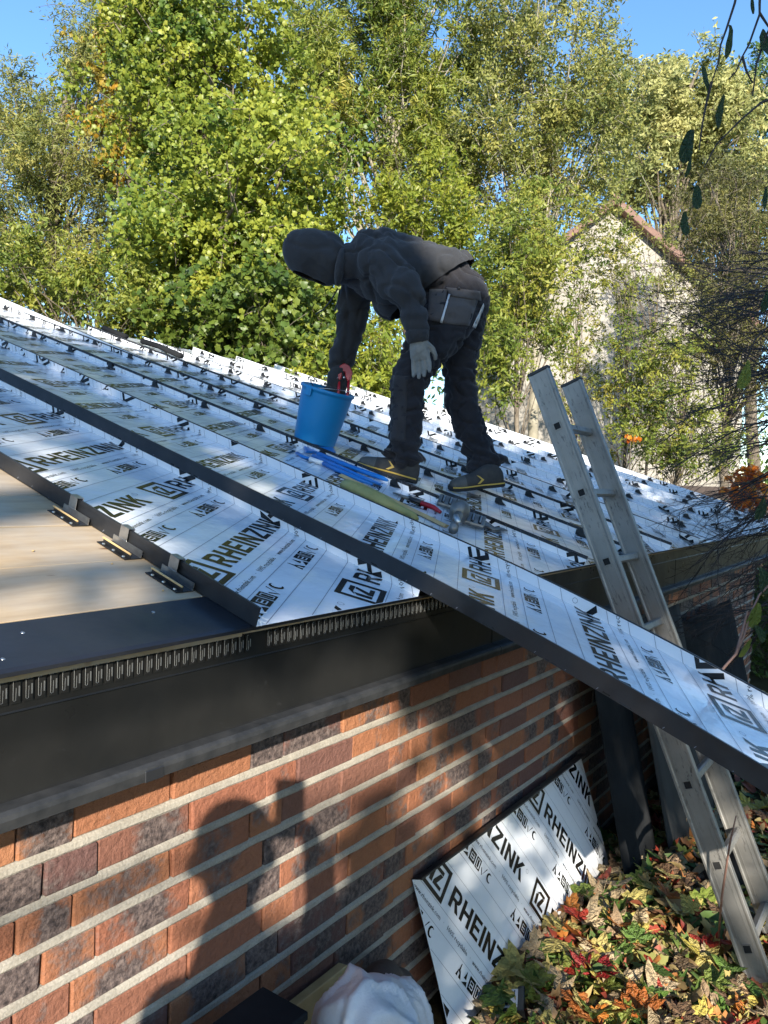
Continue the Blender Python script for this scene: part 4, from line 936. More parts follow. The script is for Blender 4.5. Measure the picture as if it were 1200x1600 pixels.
LCOL = {'green': leafmat('leaf_green', [(0, (.075, .16, .025)), (.5, (.13, .22, .035)), (1, (.24, .28, .05))], .25, .5, True),
        'yellow': leafmat('leaf_yellow', [(0, (.62, .49, .08)), (.5, (.58, .47, .16)), (1, (.50, .44, .11))], .25, .5, True),
        'orange': leafmat('leaf_orange', [(0, (.55, .20, .03)), (.5, (.50, .14, .025)), (1, (.48, .26, .10))], .25, .5, True),
        'red': leafmat('leaf_red', [(0, (.42, .020, .022)), (.5, (.50, .045, .020)), (1, (.30, .015, .020))], .25, .45, True),
        'tan': leafmat('leaf_tan', [(0, (.46, .34, .19)), (.5, (.55, .42, .25)), (1, (.32, .21, .12))], .15, .65, True),
        'brown': leafmat('leaf_brown', [(0, (.11, .060, .030)), (.5, (.16, .090, .045)), (1, (.09, .060, .030))], .1, .7, True)}
LV = {}
for c in LCOL:
    for s in range(6):
        V, F = leaf_geo(s*17+len(c), out if s < 4 else oval, curl=(.28 if c != 'tan' else .7)+.2*(s % 2)); LV[c, s] = mesh_from('fallen_leaf', V, F, LCOL[c], True)
def ground_hit(x, y):
    r = ray(x, y); z = GZ+.03
    for _ in range(4):
        t_ = (z-CAMZ)/r[2]; P = CAMP+r*t_; z = ground_z(P[0], P[1])+.025
    return Vector((P[0], P[1], z))
LFi = LF.inverted(); cnt = 0; tries = 0
def ok_leaf(P):
    n_ = P.x*NV[0]+P.y*NV[1]
    if n_ > 1.16: return False
    q = LFi @ P
    return not (q.z < .02 and -.63 < q.y < .75)
rl = random.Random(3)
while cnt < 300 and tries < 4000:
    tries += 1; x, y = rl.uniform(690, 1215), rl.uniform(1225, 1640)
    P = ground_hit(x, y)
    if P.y > 5.2 or not ok_leaf(P) or x < 765: continue
    if x > 1010 and rl.random() < .25: continue
    wts = dict(green=.38 if x < 1000 else .22, yellow=.32, orange=.12 if 880 < x < 1060 else .05, red=.07 if x < 1040 else .03, tan=.18, brown=.04 if x < 1040 else .30)
    c = rl.choices(list(wts), list(wts.values()))[0]; s_ = rl.uniform(.045, .090) if x < 1050 else rl.uniform(.035, .075)*(1.1 if c == 'yellow' else 1)
    Mx = Matrix.Translation(P+Vector((0, 0, rl.uniform(0, .045)))) @ Matrix.Rotation(rl.uniform(0, 6.28), 4, 'Z') @ Matrix.Rotation(rl.gauss(.10, .27), 4, 'X') @ Matrix.Rotation(rl.gauss(0, .27), 4, 'Y') @ Matrix.Scale(s_, 4)
    obj('fallen_leaf', LV[c, rl.choice((0, 1, 2, 3, 0, 1, 2, 3, 4, 5))], GROUND, Mx); cnt += 1
VV = []; FF = []; RR = []
temps = [leaf_geo(50+k, curl=.7) for k in range(4)]+[leaf_geo(70+k, oval, .8) for k in range(3)]
pos = []
for k in range(5200):
    if k < 3600:
        P = ground_hit(rl.uniform(770, 1300), rl.uniform(1180, 1750))
    else: P = Vector((rl.uniform(-2.5, 6), rl.uniform(-3, 9), 0)); P.z = ground_z(P.x, P.y)+.01
    if not ok_leaf(P) or P.y > 10: continue
    V, F = temps[k % 7]; s_ = rl.uniform(.022, .062)
    Mx = Matrix.Translation(P+Vector((0, 0, rl.uniform(-.02, .018)))) @ Matrix.Rotation(rl.uniform(0, 6.28), 4, 'Z') @ Matrix.Rotation(rl.gauss(0, .45), 4, 'X') @ Matrix.Rotation(rl.gauss(0, .45), 4, 'Y') @ Matrix.Scale(s_, 4)
    b = len(VV); VV += [Mx @ v for v in V]; FF += [tuple(i+b for i in f) for f in F]; RR += [rl.random()]*len(F)
lit = leafmat('leaf_litter_mix', [(0, (.05, .10, .02)), (.22, (.09, .14, .03)), (.3, (.42, .33, .10)), (.48, (.38, .27, .14)), (.6, (.46, .16, .03)), (.68, (.20, .11, .05)), (.82, (.34, .03, .02)), (.9, (.14, .08, .04)), (1, (.36, .30, .10))], .15, .6)
LT_ = np_mesh('leaf_litter', np.array([tuple(v) for v in VV]), np.array(FF), 3, lit, False, {'rnd': RR})
tag(obj('leaf_litter', LT_, GROUND), kind='stuff')
ST_ = thing('dry_stem', ground_hit(1122, 1475), 'thin reddish dry stem standing up from the leaves in front of the ladder', 'stem')
mb = MB(); mb.tube([ground_hit(1122, 1475)-Vector((0, 0, .02)), atd(1128, 1400, 2.5), atd(1140, 1320, 2.45), atd(1150, 1275, 2.4)], [.0045, .004, .0035, .002], 6); mb.build('stalk', M['stem_pink'], ST_, True)

# ================================================================== house beyond the trees
HD = 18.0
def hp(x, y, d=HD): return atd(x, y, d)
apex = hp(957, 316); k = HD/FPX
COT = thing('cottage', (apex.x, apex.y, GZ), 'pale roughcast house with a steep brown tiled gable behind the shrubs', 'house')
gz_e = hp(1170, 497).z; hwid = hp(1170, 497).x-apex.x
mb = MB(); poly = [(apex.x-hwid, apex.y, GZ-.3), (apex.x+hwid, apex.y, GZ-.3), (apex.x+hwid, apex.y, gz_e), (apex.x, apex.y, apex.z-.12), (apex.x-hwid, apex.y, gz_e)]
mb.prism(poly, (0, 7, 0)); mb.build('wall', M['render'], COT, clean=True)
for s in (-1, 1):
    a = Vector((apex.x, apex.y-.25, apex.z)); b = Vector((apex.x+s*(hwid+.35), apex.y-.25, gz_e-.30)); d = (b-a); nrm = Vector((-d.z*s, 0, d.x*s)).normalized()
    mb = MB(); mb.prism([a+nrm*.02, b+nrm*.02, b-nrm*.10, a-nrm*.10], (0, 7.5, 0)); rf = mb.build('roof', M['tile'], COT, clean=True)
    nt_ = 15
    for i in range(nt_):
        p = a+d*((i+.03)/nt_); q = a+d*((i+1.06)/nt_); mb = MB()
        mb.prism([p+nrm*(.05), q+nrm*(.030), q-nrm*.11, p-nrm*.11], (0, .30, 0)); v_ = mb.build('verge_tile', M['tile'], rf, M=Matrix.Translation((0, -.06-.004*(i % 2), 0)), bevel=.01)
mb = MB(); mb.tube([(apex.x, apex.y-.34, apex.z), (apex.x, apex.y+7.3, apex.z)], .09, 8); mb.build('ridge_tile', M['tile'], COT)
FN = thing('timber_fence', (atd(1105, 790, 9.5).x, 9.5, GZ), 'low dark brown timber boarding beyond the right end of the roof', 'fence')
f0, f1 = atd(1010, 757, 9.2), atd(1330, 742, 9.8)
for r_ in range(8):
    z = f0.z-r_*.155; mb = MB(); dx = (f1-f0); dx.z = 0; ang = math.atan2(dx.y, dx.x)
    mb.box((0, 0, 0), (dx.length, .03, .145)); mb.build('plank', M['timber'], FN, M=Matrix.Translation((f0+dx/2).xyz*Vector((1, 1, 0)).xyz if False else Vector(((f0.x+f1.x)/2, (f0.y+f1.y)/2, z-.07))) @ Matrix.Rotation(ang, 4, 'Z') @ Matrix.Rotation(R(2*(r_ % 2)), 4, 'X'), bevel=.004)
for t_ in (.05, .5, .95):
    p = f0+(f1-f0)*t_; mb = MB(); mb.box2((p.x-.05, p.y+.03, GZ-.2), (p.x+.05, p.y+.13, f0.z+.02)); mb.build('post', M['timber'], FN)

# ================================================================== trees
def rand_unit(n):
    v = rng.normal(size=(n, 3)); return v/np.linalg.norm(v, axis=1)[:, None]
TMPL = {'oval': (np.array([[0, -1, 0], [.42, 0, .10], [0, 1.1, -.12], [-.42, 0, .10]]), np.array([[0, 1, 2], [0, 2, 3]])),
        'thin': (np.array([[0, -1, 0], [.24, 0, .08], [0, 1.2, -.20], [-.24, 0, .08]]), np.array([[0, 1, 2], [0, 2, 3]]))}
mp = [(0, -.55), (.75, -.45), (.60, .10), (.85, .45), (.10, 1.1), (-.80, .52), (-.58, .05), (-.72, -.50)]
TMPL['maple'] = (np.array([[0, 0, .10]]+[[x, y, -.16*(x*x+y*y)] for x, y in mp]), np.array([[0, 1+i, 1+(i+1) % 8] for i in range(8)]))
def leaves_mesh(name, C, Nn, S, rnd, shape, mat_):
    """one face cluster per leaf: centres C, facing Nn, sizes S"""
    n = len(C); tv, tf = TMPL[shape]
    a = rand_unit(n); t = np.cross(Nn, a); t /= np.linalg.norm(t, axis=1)[:, None]+1e-9; b = np.cross(Nn, t)
    V = C[:, None, :]+S[:, None, None]*(tv[None, :, 0:1]*t[:, None, :]+tv[None, :, 1:2]*b[:, None, :]+tv[None, :, 2:3]*Nn[:, None, :])
    F = tf[None]+(np.arange(n)*len(tv))[:, None, None]
    return np_mesh(name, V.reshape(-1, 3), F.reshape(-1, 3), 3, mat_, False, {'rnd': np.repeat(rnd, len(tf))})
def tree(name, label, base, blobs, leaf, shape, mat_, bark='bark', per=45, spread=.28, cat='tree', trunk_r=.14, nbr=40, group=None, clumps=None, tone=(.1, .9), toward=.35, keep=None):
    """base: foot of the trunk; blobs: (centre, (rx, ry, rz), clumps)"""
    o = thing(name, base, label, cat, group); TW = []; CC = []; NN = []; SS = []; RRn = []; cen = []
    for c, r_, nc in blobs:
        c = np.array(c); r_ = np.array(r_); d = rand_unit(nc); q = rng.uniform(.25, 1, nc)**.45; cp = c+d*r_*q[:, None]*(1+.18*rng.normal(size=(nc, 1)))
        tone_c = np.clip(rng.normal(.5, .22, nc), 0, 1)*(tone[1]-tone[0])+tone[0]
        for p, dd, tc in zip(cp, d, tone_c):
            m_ = max(6, int(per*rng.uniform(.5, 1.5))); sp = spread*rng.uniform(.55, 1.25)
            nd = max(3, m_//14); dv = rand_unit(nd)+dd*.55+np.array([0, 0, -.12]); dv /= np.linalg.norm(dv, axis=1)[:, None]; st_ = p+rng.normal(size=(nd, 3))*sp*.45
            ti = rng.integers(0, nd, m_); tt = rng.uniform(.05, 1, m_); ll = sp*rng.uniform(1.1, 2.3, nd)
            CC.append(st_[ti]+dv[ti]*(tt*ll[ti])[:, None]+np.array([0, 0, -1])*(tt**2*ll[ti]*.18)[:, None]+rng.normal(size=(m_, 3))*sp*.16*np.array([1, 1, .8]))
            TW += [(Vector(st_[q]), Vector(st_[q]+dv[q]*ll[q]*.55+np.array([0, 0, -.02])), Vector(st_[q]+dv[q]*ll[q]*.95+np.array([0, 0, -ll[q]*.16]))) for q in range(min(nd, 3))]
            nn = rand_unit(m_)+dd*.35+np.array([0, -toward, .35]); NN.append(nn/np.linalg.norm(nn, axis=1)[:, None])
            SS.append(rng.uniform(leaf[0], leaf[1], m_)/2); RRn.append(np.clip(tc+rng.normal(0, .10, m_), 0, 1))
        cen.append((c, cp))
    CC, NN, SS, RRn = np.concatenate(CC), np.concatenate(NN), np.concatenate(SS), np.concatenate(RRn)
    if keep is not None:
        k_ = keep(CC); CC, NN, SS, RRn = CC[k_], NN[k_], SS[k_], RRn[k_]
    me = leaves_mesh('crown', CC, NN, SS, RRn, shape, mat_); obj('crown', me, o)
    mb = MB(); base = Vector(base); allc = [Vector(p) for c, cp in cen for p in cp]; topc = Vector(np.mean([c for c, _ in cen], axis=0)); hi = max(allc, key=lambda v: v.z)
    tp = [base, base.lerp(topc, .35)+Vector((rng.normal(0, .1), rng.normal(0, .1), 0)), base.lerp(topc, .75), topc, topc.lerp(hi, .8)]
    mb.tube(tp, [trunk_r, trunk_r*.8, trunk_r*.6, trunk_r*.42, trunk_r*.12], 9)
    sel = [allc[i] for i in rng.choice(len(allc), min(nbr, len(allc)), replace=False)]
    for p in sel:
        zt = min(max((p.z-base.z)*.72, .3), (hi.z-base.z)*.85); best = None
        for i in range(len(tp)-1):
            for s in (0, .33, .66):
                q = tp[i].lerp(tp[i+1], s)
                if q.z-base.z <= zt+.01 and (best is None or q.z > best.z): best = q
        if best is None: best = tp[0]
        m1 = best.lerp(p, .4)+Vector((rng.normal(0, .1), rng.normal(0, .1), .10)); m2 = best.lerp(p, .75)+Vector((rng.normal(0, .08), rng.normal(0, .08), .12)); e_ = p+(p-best).normalized()*.12
        r0 = trunk_r*rng.uniform(.16, .32); mb.tube([best, m1, m2, e_], [r0, r0*.65, r0*.38, r0*.10], 5, cap=False)
        for _ in range(3):
            q = m2.lerp(e_, rng.uniform(0, .8)); v = Vector(rng.normal(0, .22, 3)); mb.tube([q, q+v*.6+Vector((0, 0, .03)), q+v], [r0*.22, r0*.14, r0*.05], 3, cap=False)
    for a_, b_, c_ in (TW if keep is None else []): mb.tube([a_, b_, c_], [trunk_r*.045+.0015, trunk_r*.03+.001, .001], 3, cap=False)
    mb.build('trunk', M[bark], o, True); return o
def bl(x, y, d, rx, ry, rd, n): k = d/FPX; return (tuple(atd(x, y, d)), (rx*k, rd, ry*k), n)
GR = lambda *s: list(zip(np.linspace(0, 1, len(s)), s))
Lm = leafmat('maple_leaves', GR((.05, .10, .018), (.12, .185, .028), (.21, .265, .036), (.29, .33, .046), (.35, .375, .052), (.42, .40, .058)), .44, .42)
Lo = leafmat('olive_leaves', GR((.075, .10, .028), (.16, .19, .048), (.27, .28, .07), (.37, .35, .09), (.46, .41, .11)), .42, .45)
La = leafmat('ash_leaves', GR((.055, .095, .020), (.14, .195, .032), (.24, .275, .044), (.33, .33, .055), (.42, .35, .07)), .42, .45)
Lm2 = leafmat('shaded_maple_leaves', GR((.035, .07, .016), (.080, .135, .024), (.15, .20, .032), (.24, .27, .04)), .42, .42)  # darker copy of the maple palette: shade under the crown put into colour
Ld = leafmat('dark_leaves', GR((.022, .052, .014), (.045, .095, .020), (.085, .145, .028), (.15, .19, .035)), .3, .4)
Lp = leafmat('pale_leaves', GR((.15, .18, .060), (.28, .30, .10), (.44, .43, .16), (.58, .54, .22)), .42, .5)
Ly = leafmat('yellow_green_leaves', GR((.09, .145, .02), (.19, .24, .03), (.31, .33, .04), (.46, .43, .05)), .45, .42)
Lr = leafmat('orange_leaves', GR((.60, .10, .015), (.70, .20, .015), (.75, .32, .02)), .45, .45)
Lk = leafmat('shade_leaves', GR((.03, .06, .015), (.06, .10, .02)), .3, .5)
def ft(x, d): p = atd(x, 800, d); return (p.x, p.y, GZ)
tree('maple_tree', 'broad green maple with golden tips left of the hooded person', ft(370, 9.8), [bl(330, 150, 10.6, 150, 170, 1.5, 170), bl(255, 50, 10.8, 85, 90, 1.2, 60), bl(395, 330, 9.7, 140, 150, 1.3, 150), bl(300, 420, 9.4, 110, 105, 1.1, 80), bl(440, 440, 9.2, 80, 110, 1.0, 70)], (.035, .085), 'maple', Lm, per=210, spread=.22, trunk_r=.16, nbr=50)
tree('maple_tree', 'small golden-topped maple rising just behind the big maple', ft(215, 12.5), [bl(205, 70, 12.5, 45, 60, .8, 34), bl(200, 190, 12.4, 40, 90, .8, 30)], (.05, .10), 'maple', leafmat('golden_leaves', GR((.16, .17, .03), (.33, .25, .035), (.48, .27, .03)), .38, .42), per=90, spread=.20, trunk_r=.10, nbr=16)
tree('willow_tree', 'grey-green fine-leaved tree at the open left end of the treeline', ft(80, 13.5), [bl(110, 330, 13, 95, 130, 1.4, 120), bl(160, 130, 13.6, 65, 110, 1.2, 70), bl(25, 300, 13, 55, 120, 1.2, 50), bl(40, 170, 13.4, 40, 45, .7, 14)], (.055, .11), 'thin', Lo, per=220, spread=.27, trunk_r=.13, nbr=50)
tree('ash_tree', 'tall ash tree with olive fronds directly behind the hooded person', ft(610, 13), [bl(560, 70, 13, 90, 120, 1.2, 90), bl(670, 60, 13.4, 90, 110, 1.3, 75), bl(630, 200, 13, 90, 80, 1.1, 55), bl(500, 180, 12.8, 60, 120, 1., 60), bl(690, 250, 12.6, 70, 60, 1., 30)], (.07, .14), 'thin', La, per=220, spread=.26, trunk_r=.15, nbr=50, bark='bark_pale')
tree('birch_tree', 'slender airy tree with small leaves left of the pale gable', ft(840, 11.5), [bl(860, 90, 12, 80, 110, 1.1, 70), bl(800, 240, 11.8, 100, 100, 1.1, 80), bl(900, 230, 11.6, 75, 110, 1., 60), bl(770, 60, 12.6, 60, 80, .9, 34), bl(930, 110, 12.2, 40, 80, .7, 20)], (.04, .085), 'oval', Lo, per=210, spread=.24, trunk_r=.10, nbr=60, bark='bark_pale')
tree('robinia_tree', 'pale cream-green flowering tree standing behind the gable roof', ft(1050, 21), [bl(1075, 165, 21, 70, 80, 1.4, 90), bl(1010, 225, 20.5, 60, 90, 1.4, 70), bl(1130, 235, 21, 60, 90, 1.4, 60), bl(975, 170, 20.8, 30, 60, .9, 22)], (.09, .17), 'oval', Lp, per=230, spread=.30, trunk_r=.22, nbr=40)
tree('dark_tree', 'dark green dense tree right of the cream-green tree', ft(1190, 24), [bl(1190, 190, 24, 80, 90, 1.8, 80), bl(1200, 320, 23, 110, 100, 1.8, 90), bl(1100, 330, 22.5, 60, 60, 1.2, 40)], (.09, .18), 'oval', Ld, per=140, spread=.34, trunk_r=.22, nbr=30)
tree('thicket_tree', 'olive brown thicket right of the gable, tangled with bare twigs', ft(1150, 12.5), [bl(1140, 380, 13.5, 75, 75, 1.2, 80), bl(1180, 500, 12, 80, 110, 1.2, 80), bl(1120, 300, 14.5, 50, 50, 1., 36)], (.05, .10), 'thin', leafmat('thicket_leaves', GR((.05, .060, .020), (.11, .11, .03), (.20, .18, .045)), .3, .5), per=150, spread=.25, trunk_r=.09, nbr=90, cat='shrub')
SHG = 'bushes growing behind the roof'
for nm_, lab, x, d, bs, lf, shp, mm, per in (
    ('leafy_bush', 'yellow-green bush seen between the bucket arm and the front leg', 585, 8.6, [bl(580, 560, 8.6, 45, 70, .5, 34), bl(610, 600, 8.4, 40, 40, .4, 16)], (.045, .09), 'oval', Ly, 44),
    ('leafy_bush', 'small yellow bush just left of the bucket behind the ridge', 500, 8.2, [bl(498, 582, 8.2, 26, 26, .35, 10)], (.045, .08), 'oval', Ly, 44),
    ('leafy_bush', 'tangled olive bush directly above the bent back', 640, 10, [bl(620, 350, 10.2, 75, 70, .8, 44), bl(690, 350, 10, 60, 60, .7, 32), bl(660, 290, 10.6, 70, 50, .8, 28)], (.045, .09), 'oval', Ly, 46),
    ('leafy_bush', 'green bush right of the bent person beside the gable wall', 790, 9.2, [bl(800, 420, 9.4, 60, 90, .8, 54), bl(775, 520, 9.0, 35, 80, .6, 34), bl(850, 460, 9.6, 45, 90, .7, 34), bl(830, 350, 10, 60, 50, .7, 26)], (.04, .08), 'oval', La, 50),
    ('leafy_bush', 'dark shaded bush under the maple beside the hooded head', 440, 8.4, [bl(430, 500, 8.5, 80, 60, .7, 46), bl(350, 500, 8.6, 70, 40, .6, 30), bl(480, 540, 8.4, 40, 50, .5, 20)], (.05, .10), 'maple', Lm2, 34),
    ('leafy_bush', 'low mixed bush at the left under the grey-green tree', 90, 9, [bl(60, 430, 9.2, 90, 50, .8, 46), bl(170, 460, 9.0, 80, 50, .7, 40), bl(250, 490, 8.8, 60, 40, .6, 26)], (.04, .085), 'oval', La, 50)):
    tree(nm_, lab, ft(x, d), bs, lf, shp, mm, per=int(per*3.0), spread=.18, cat='bush', trunk_r=.045, nbr=46, group=SHG)
for nm_, lab, x, d, bs, lf, mm, per in (
    ('ivy_shrub', 'sparse dark shrub against the left side of the gable wall', 905, 12.5, [bl(900, 470, 12.5, 34, 80, .5, 22), bl(900, 600, 12.2, 36, 70, .5, 24)], (.04, .08), Lo, 26),
    ('ivy_shrub', 'tall thin-stemmed shrub in front of the middle of the gable', 985, 12, [bl(965, 420, 12, 36, 70, .5, 18), bl(985, 560, 11.8, 44, 80, .5, 30), bl(990, 670, 11.5, 50, 50, .5, 26)], (.04, .08), La, 34),
    ('ivy_shrub', 'wispy shrub veiling the top of the gable', 1000, 13, [bl(940, 380, 13, 40, 40, .5, 14), bl(1010, 400, 13, 50, 50, .5, 18), bl(1060, 460, 12.8, 50, 50, .5, 18), bl(1110, 520, 12.6, 40, 60, .5, 18)], (.04, .08), Lo, 22),
    ('ivy_shrub', 'leafy shrub low before the right part of the gable', 1060, 11, [bl(1055, 560, 11.2, 50, 60, .5, 28), bl(1050, 660, 11, 60, 60, .5, 40), bl(1100, 690, 10.8, 50, 40, .5, 24)], (.04, .08), La, 32)):
    tree(nm_, lab, ft(x, d), bs, lf, 'oval', mm, per=int(per*3.2), spread=.18, cat='shrub', trunk_r=.030, nbr=120, group='shrubs before the pale gable')
OM = tree('orange_sapling', 'orange-red leaved sapling at the right end of the roof', ft(1165, 6.6), [bl(1160, 762, 6.6, 30, 18, .25, 14), bl(1195, 745, 6.6, 22, 20, .25, 8)], (.04, .075), 'maple', Lr, per=22, spread=.08, cat='sapling', trunk_r=.015, nbr=10)
OM = tree('orange_sapling', 'tiny sapling with a single tuft of orange leaves before the gable', ft(985, 8.0), [bl(985, 683, 8.0, 5, 4, .05, 3)], (.04, .07), 'maple', Lr, per=9, spread=.035, cat='sapling', trunk_r=.012, nbr=3)
tree('hedge_bush', 'dark low hedge at the far end of the brick wall', tuple(HW(8.6, .9, GZ)), [(tuple(HW(8.3, 1.0, .45)), (.6, .6, .55), 60), (tuple(HW(9.4, 1.2, .5)), (.7, .7, .6), 70), (tuple(HW(10.6, 1.6, .6)), (.8, .8, .7), 70)], (.06, .10), 'oval', Ld, per=60, spread=.16, trunk_r=.03, nbr=20, cat='hedge')
# distant wood closing the view low down
CC = []; 
for k in range(900):
    x = rng.uniform(-35, 40); y = rng.uniform(30, 42); h = rng.uniform(0, 1)**.8*(8.0+2*math.sin(x*.7)+1.5*math.sin(x*1.9)); CC.append(np.array([x, y, h+GZ])+rng.normal(size=(36, 3))*.55)
CC = np.concatenate(CC); nn = rand_unit(len(CC))+np.array([0, -.5, .4]); nn /= np.linalg.norm(nn, axis=1)[:, None]
tag(obj('distant_wood', leaves_mesh('distant_wood', CC, nn, rng.uniform(.12, .22, len(CC)), rng.uniform(0, 1, len(CC)), 'oval', Ld)), 'distant green wood seen through gaps between the trees', 'wood', kind='stuff')
tree('sky_block_bush', 'unseen tall evergreen bush added right of the eave to darken it', (3.9, 2.0, GZ), [((3.75, 1.9, 2.3), (.9, 1.2, 1.5), 110), ((4.1, 3.2, 2.6), (1.0, 1.0, 1.6), 90), ((3.6, .6, 1.6), (.8, .9, 1.2), 60)], (.10, .16), 'oval', Ld, per=44, spread=.2, trunk_r=.07, nbr=20, cat='bush')  # out of view, added to block sky light from the right eave
# trees behind the photographer: they shade the roof and dapple the wall
def flat_bottom(C):                       # crown shaped for light: leaves dropped where sun should reach wall, boards and back
    ze_ = C[:, 2]+(C[:, 1]+7)*.398; xe = C[:, 0]+(C[:, 1]+7)*.101
    return (ze_ > np.where(xe < .30, 5.12, np.where(xe < 2.3, 4.67, 4.3))+.05*np.sin(xe*9)) & (((xe-1.40)/.26)**2+((ze_-6.82)/.24)**2 > 1)
def gaps(C):  # leaves dropped so sun patches fall on the leaf pile and wall
    ze_ = C[:, 2]+(C[:, 1]+7)*.398; xe = C[:, 0]+(C[:, 1]+7)*.101
    return (((xe-1.98)/.42)**2+((ze_-3.82)/.36)**2 > 1) & ((xe > .98) | ((xe > .47) & (ze_ < np.where(xe < .75, 4.05, 4.30)+.08*np.sin(xe*14)) & (ze_ > 3.2)))
tree('garden_tree', 'spreading garden tree behind the photographer shading the roof', (-5.2, -8.4, GZ), [((1.15, -7.0, 5.75), (1.15, .9, .95), 210), ((-.6, -7.0, 6.2), (1.2, .9, .85), 150), ((-2.4, -7.0, 6.35), (1.2, .9, .8), 60), ((2.9, -7.2, 5.3), (1.4, .9, 1.1), 170), ((4.6, -7.2, 5.6), (1.4, .9, 1.2), 170), ((3.7, -7.2, 6.7), (1.8, .9, .65), 130), ((1.2, -7.1, 6.9), (1.5, .8, .55), 110), ((-.6, -7.1, 7.0), (1.3, .8, .5), 60)], (.12, .20), 'oval', Lk, per=46, spread=.17, trunk_r=.16, nbr=6, keep=flat_bottom)
tree('garden_tree', 'lower garden tree behind the photographer dappling the wall', (4.4, -6.4, GZ), [((1.55, -6.0, 4.35), (.50, .5, .38), 26), ((3.05, -6.1, 3.8), (.80, .6, .8), 36), ((1.45, -6.0, 3.60), (.32, .3, .30), 8), ((2.2, -6., 4.6), (.6, .5, .35), 18), ((2.3, -6., 3.0), (.5, .4, .3), 10), ((.80, -6., 3.55), (.42, .4, .50), 36)], (.10, .17), 'oval', Lk, per=36, spread=.20, trunk_r=.10, nbr=5, keep=gaps)

# ================================================================== near twigs on the right
def twigs(mb, start, end, r0, depth, rs, sag=.0, subs=6, fan=.5):
    p0, p1 = Vector(start), Vector(end); d = p1-p0; L = d.length; n = 5; pts = []
    side = Vector((rs.gauss(0, 1), rs.gauss(0, 1), rs.gauss(0, 1))); side = (side-d*side.dot(d)/d.length_squared).normalized()
    for i in range(n+1):
        t_ = i/n; pts.append(p0+d*t_+side*math.sin(math.pi*t_)*L*.06+Vector((0, 0, -sag*L*t_*t_))+Vector((rs.gauss(0, 1), rs.gauss(0, 1), rs.gauss(0, 1)))*L*.010)
    mb.tube(pts, [r0*(1-.75*i/n) for i in range(n+1)], 4 if depth == 0 else 3, cap=False)
    if depth >= 2: return
    for k in range(subs):
        t_ = rs.uniform(.12, .95); q = pts[int(t_*n)].lerp(pts[min(int(t_*n)+1, n)], t_*n % 1)
        v = (d.normalized()+Vector((rs.gauss(0, fan), rs.gauss(0, fan), rs.gauss(0, fan)))).normalized()*L*rs.uniform(.25, .5)
        twigs(mb, q, q+v, r0*.5, depth+1, rs, sag, max(2, subs-2), fan)
rs = random.Random(5)
BB = thing('bare_bush', (3.2, 3.9, GZ), 'dark leafless twiggy bush reaching in over the right end of the eave', 'bush')
mb = MB(); root = Vector((3.2, 3.9, GZ))
for k in range(80):
    y = rs.uniform(390, 950); d = rs.uniform(3.3, 4.6); s = atd(1235+rs.uniform(-10, 30), y, d)
    ang = rs.gauss(R(195), R(17)); Lp_ = rs.uniform(90, 235)*(.75 if y < 520 else 1); e_ = atd(1235+math.cos(ang)*Lp_, y-math.sin(ang)*Lp_*1.0, d+rs.uniform(-.3, .3))
    twigs(mb, s, e_, .0044, 0, rs, .04, 7, .42)
    if k % 3 == 0:
        m1 = root.lerp(s, .5)+Vector((.25, .1, .25)); mb.tube([root+Vector((rs.uniform(-.1, .1), rs.uniform(-.1, .1), 0)), m1, s], [.012, .008, .0036], 5, cap=False)
for k in range(26):      # pale long canes crossing upwards
    s = atd(1240, rs.uniform(430, 620), rs.uniform(3.2, 4)); e_ = atd(rs.uniform(960, 1090), rs.uniform(400, 560), rs.uniform(3.6, 4.4)); twigs(mb, s, e_, .0034, 0, rs, .02, 4, .25)
mb.build('stems', M['twig'], BB, True)
def single_leaf(parent, x, y, d, lw, lh, ang, m_, tilt=.4, name='leaf'):
    V, F = leaf_geo(int(x*7+y), oval, .25); c = atd(x, y, d); s = lh*d/FPX/2
    Mx = Matrix.Translation(c) @ Matrix.Rotation(R(ang), 4, 'Y') @ Matrix.Rotation(R(90), 4, 'X') @ Matrix.Rotation(tilt, 4, 'Y') @ Matrix.Diagonal((s*lw/lh*2.1, s, s, 1))
    return obj(name, mesh_from('leaf', V, F, m_, True), parent, Mx)
Lg = leafmat('shaded_pear_leaf', [(0, (.030, .060, .022)), (1, (.050, .085, .028))], .3, .4, True); Lg2 = leafmat('lit_pear_leaf', [(0, (.16, .20, .03)), (1, (.22, .24, .04))], .45, .4, True)  # one leaf in two tones: shade and sunlight put into the colours
HB = thing('hanging_branch', atd(1290, -60, 1.7), 'thin dark twig with drooping oval leaves hanging close in front of the sky', 'branch')
mb = MB()
for pp in ([(1160, -50), (1148, 5), (1135, 45), (1126, 70), (1122, 100), (1112, 128)], [(1190, -50), (1187, 5), (1187, 22), (1170, 70), (1160, 88), (1150, 112), (1138, 124)], [(1187, 20), (1200, 40), (1215, 60)], [(1215, 20), (1195, 60), (1182, 100), (1176, 150)], [(1250, 140), (1190, 160), (1160, 185), (1120, 225), (1100, 262)], [(1112, 128), (1104, 160), (1098, 190), (1092, 235)], [(1160, 88), (1166, 110), (1176, 130)]):
    mb.tube([atd(x, y, 1.7) for x, y in pp], [.0032*(1-.7*i/len(pp)) for i in range(len(pp))], 5, cap=False)
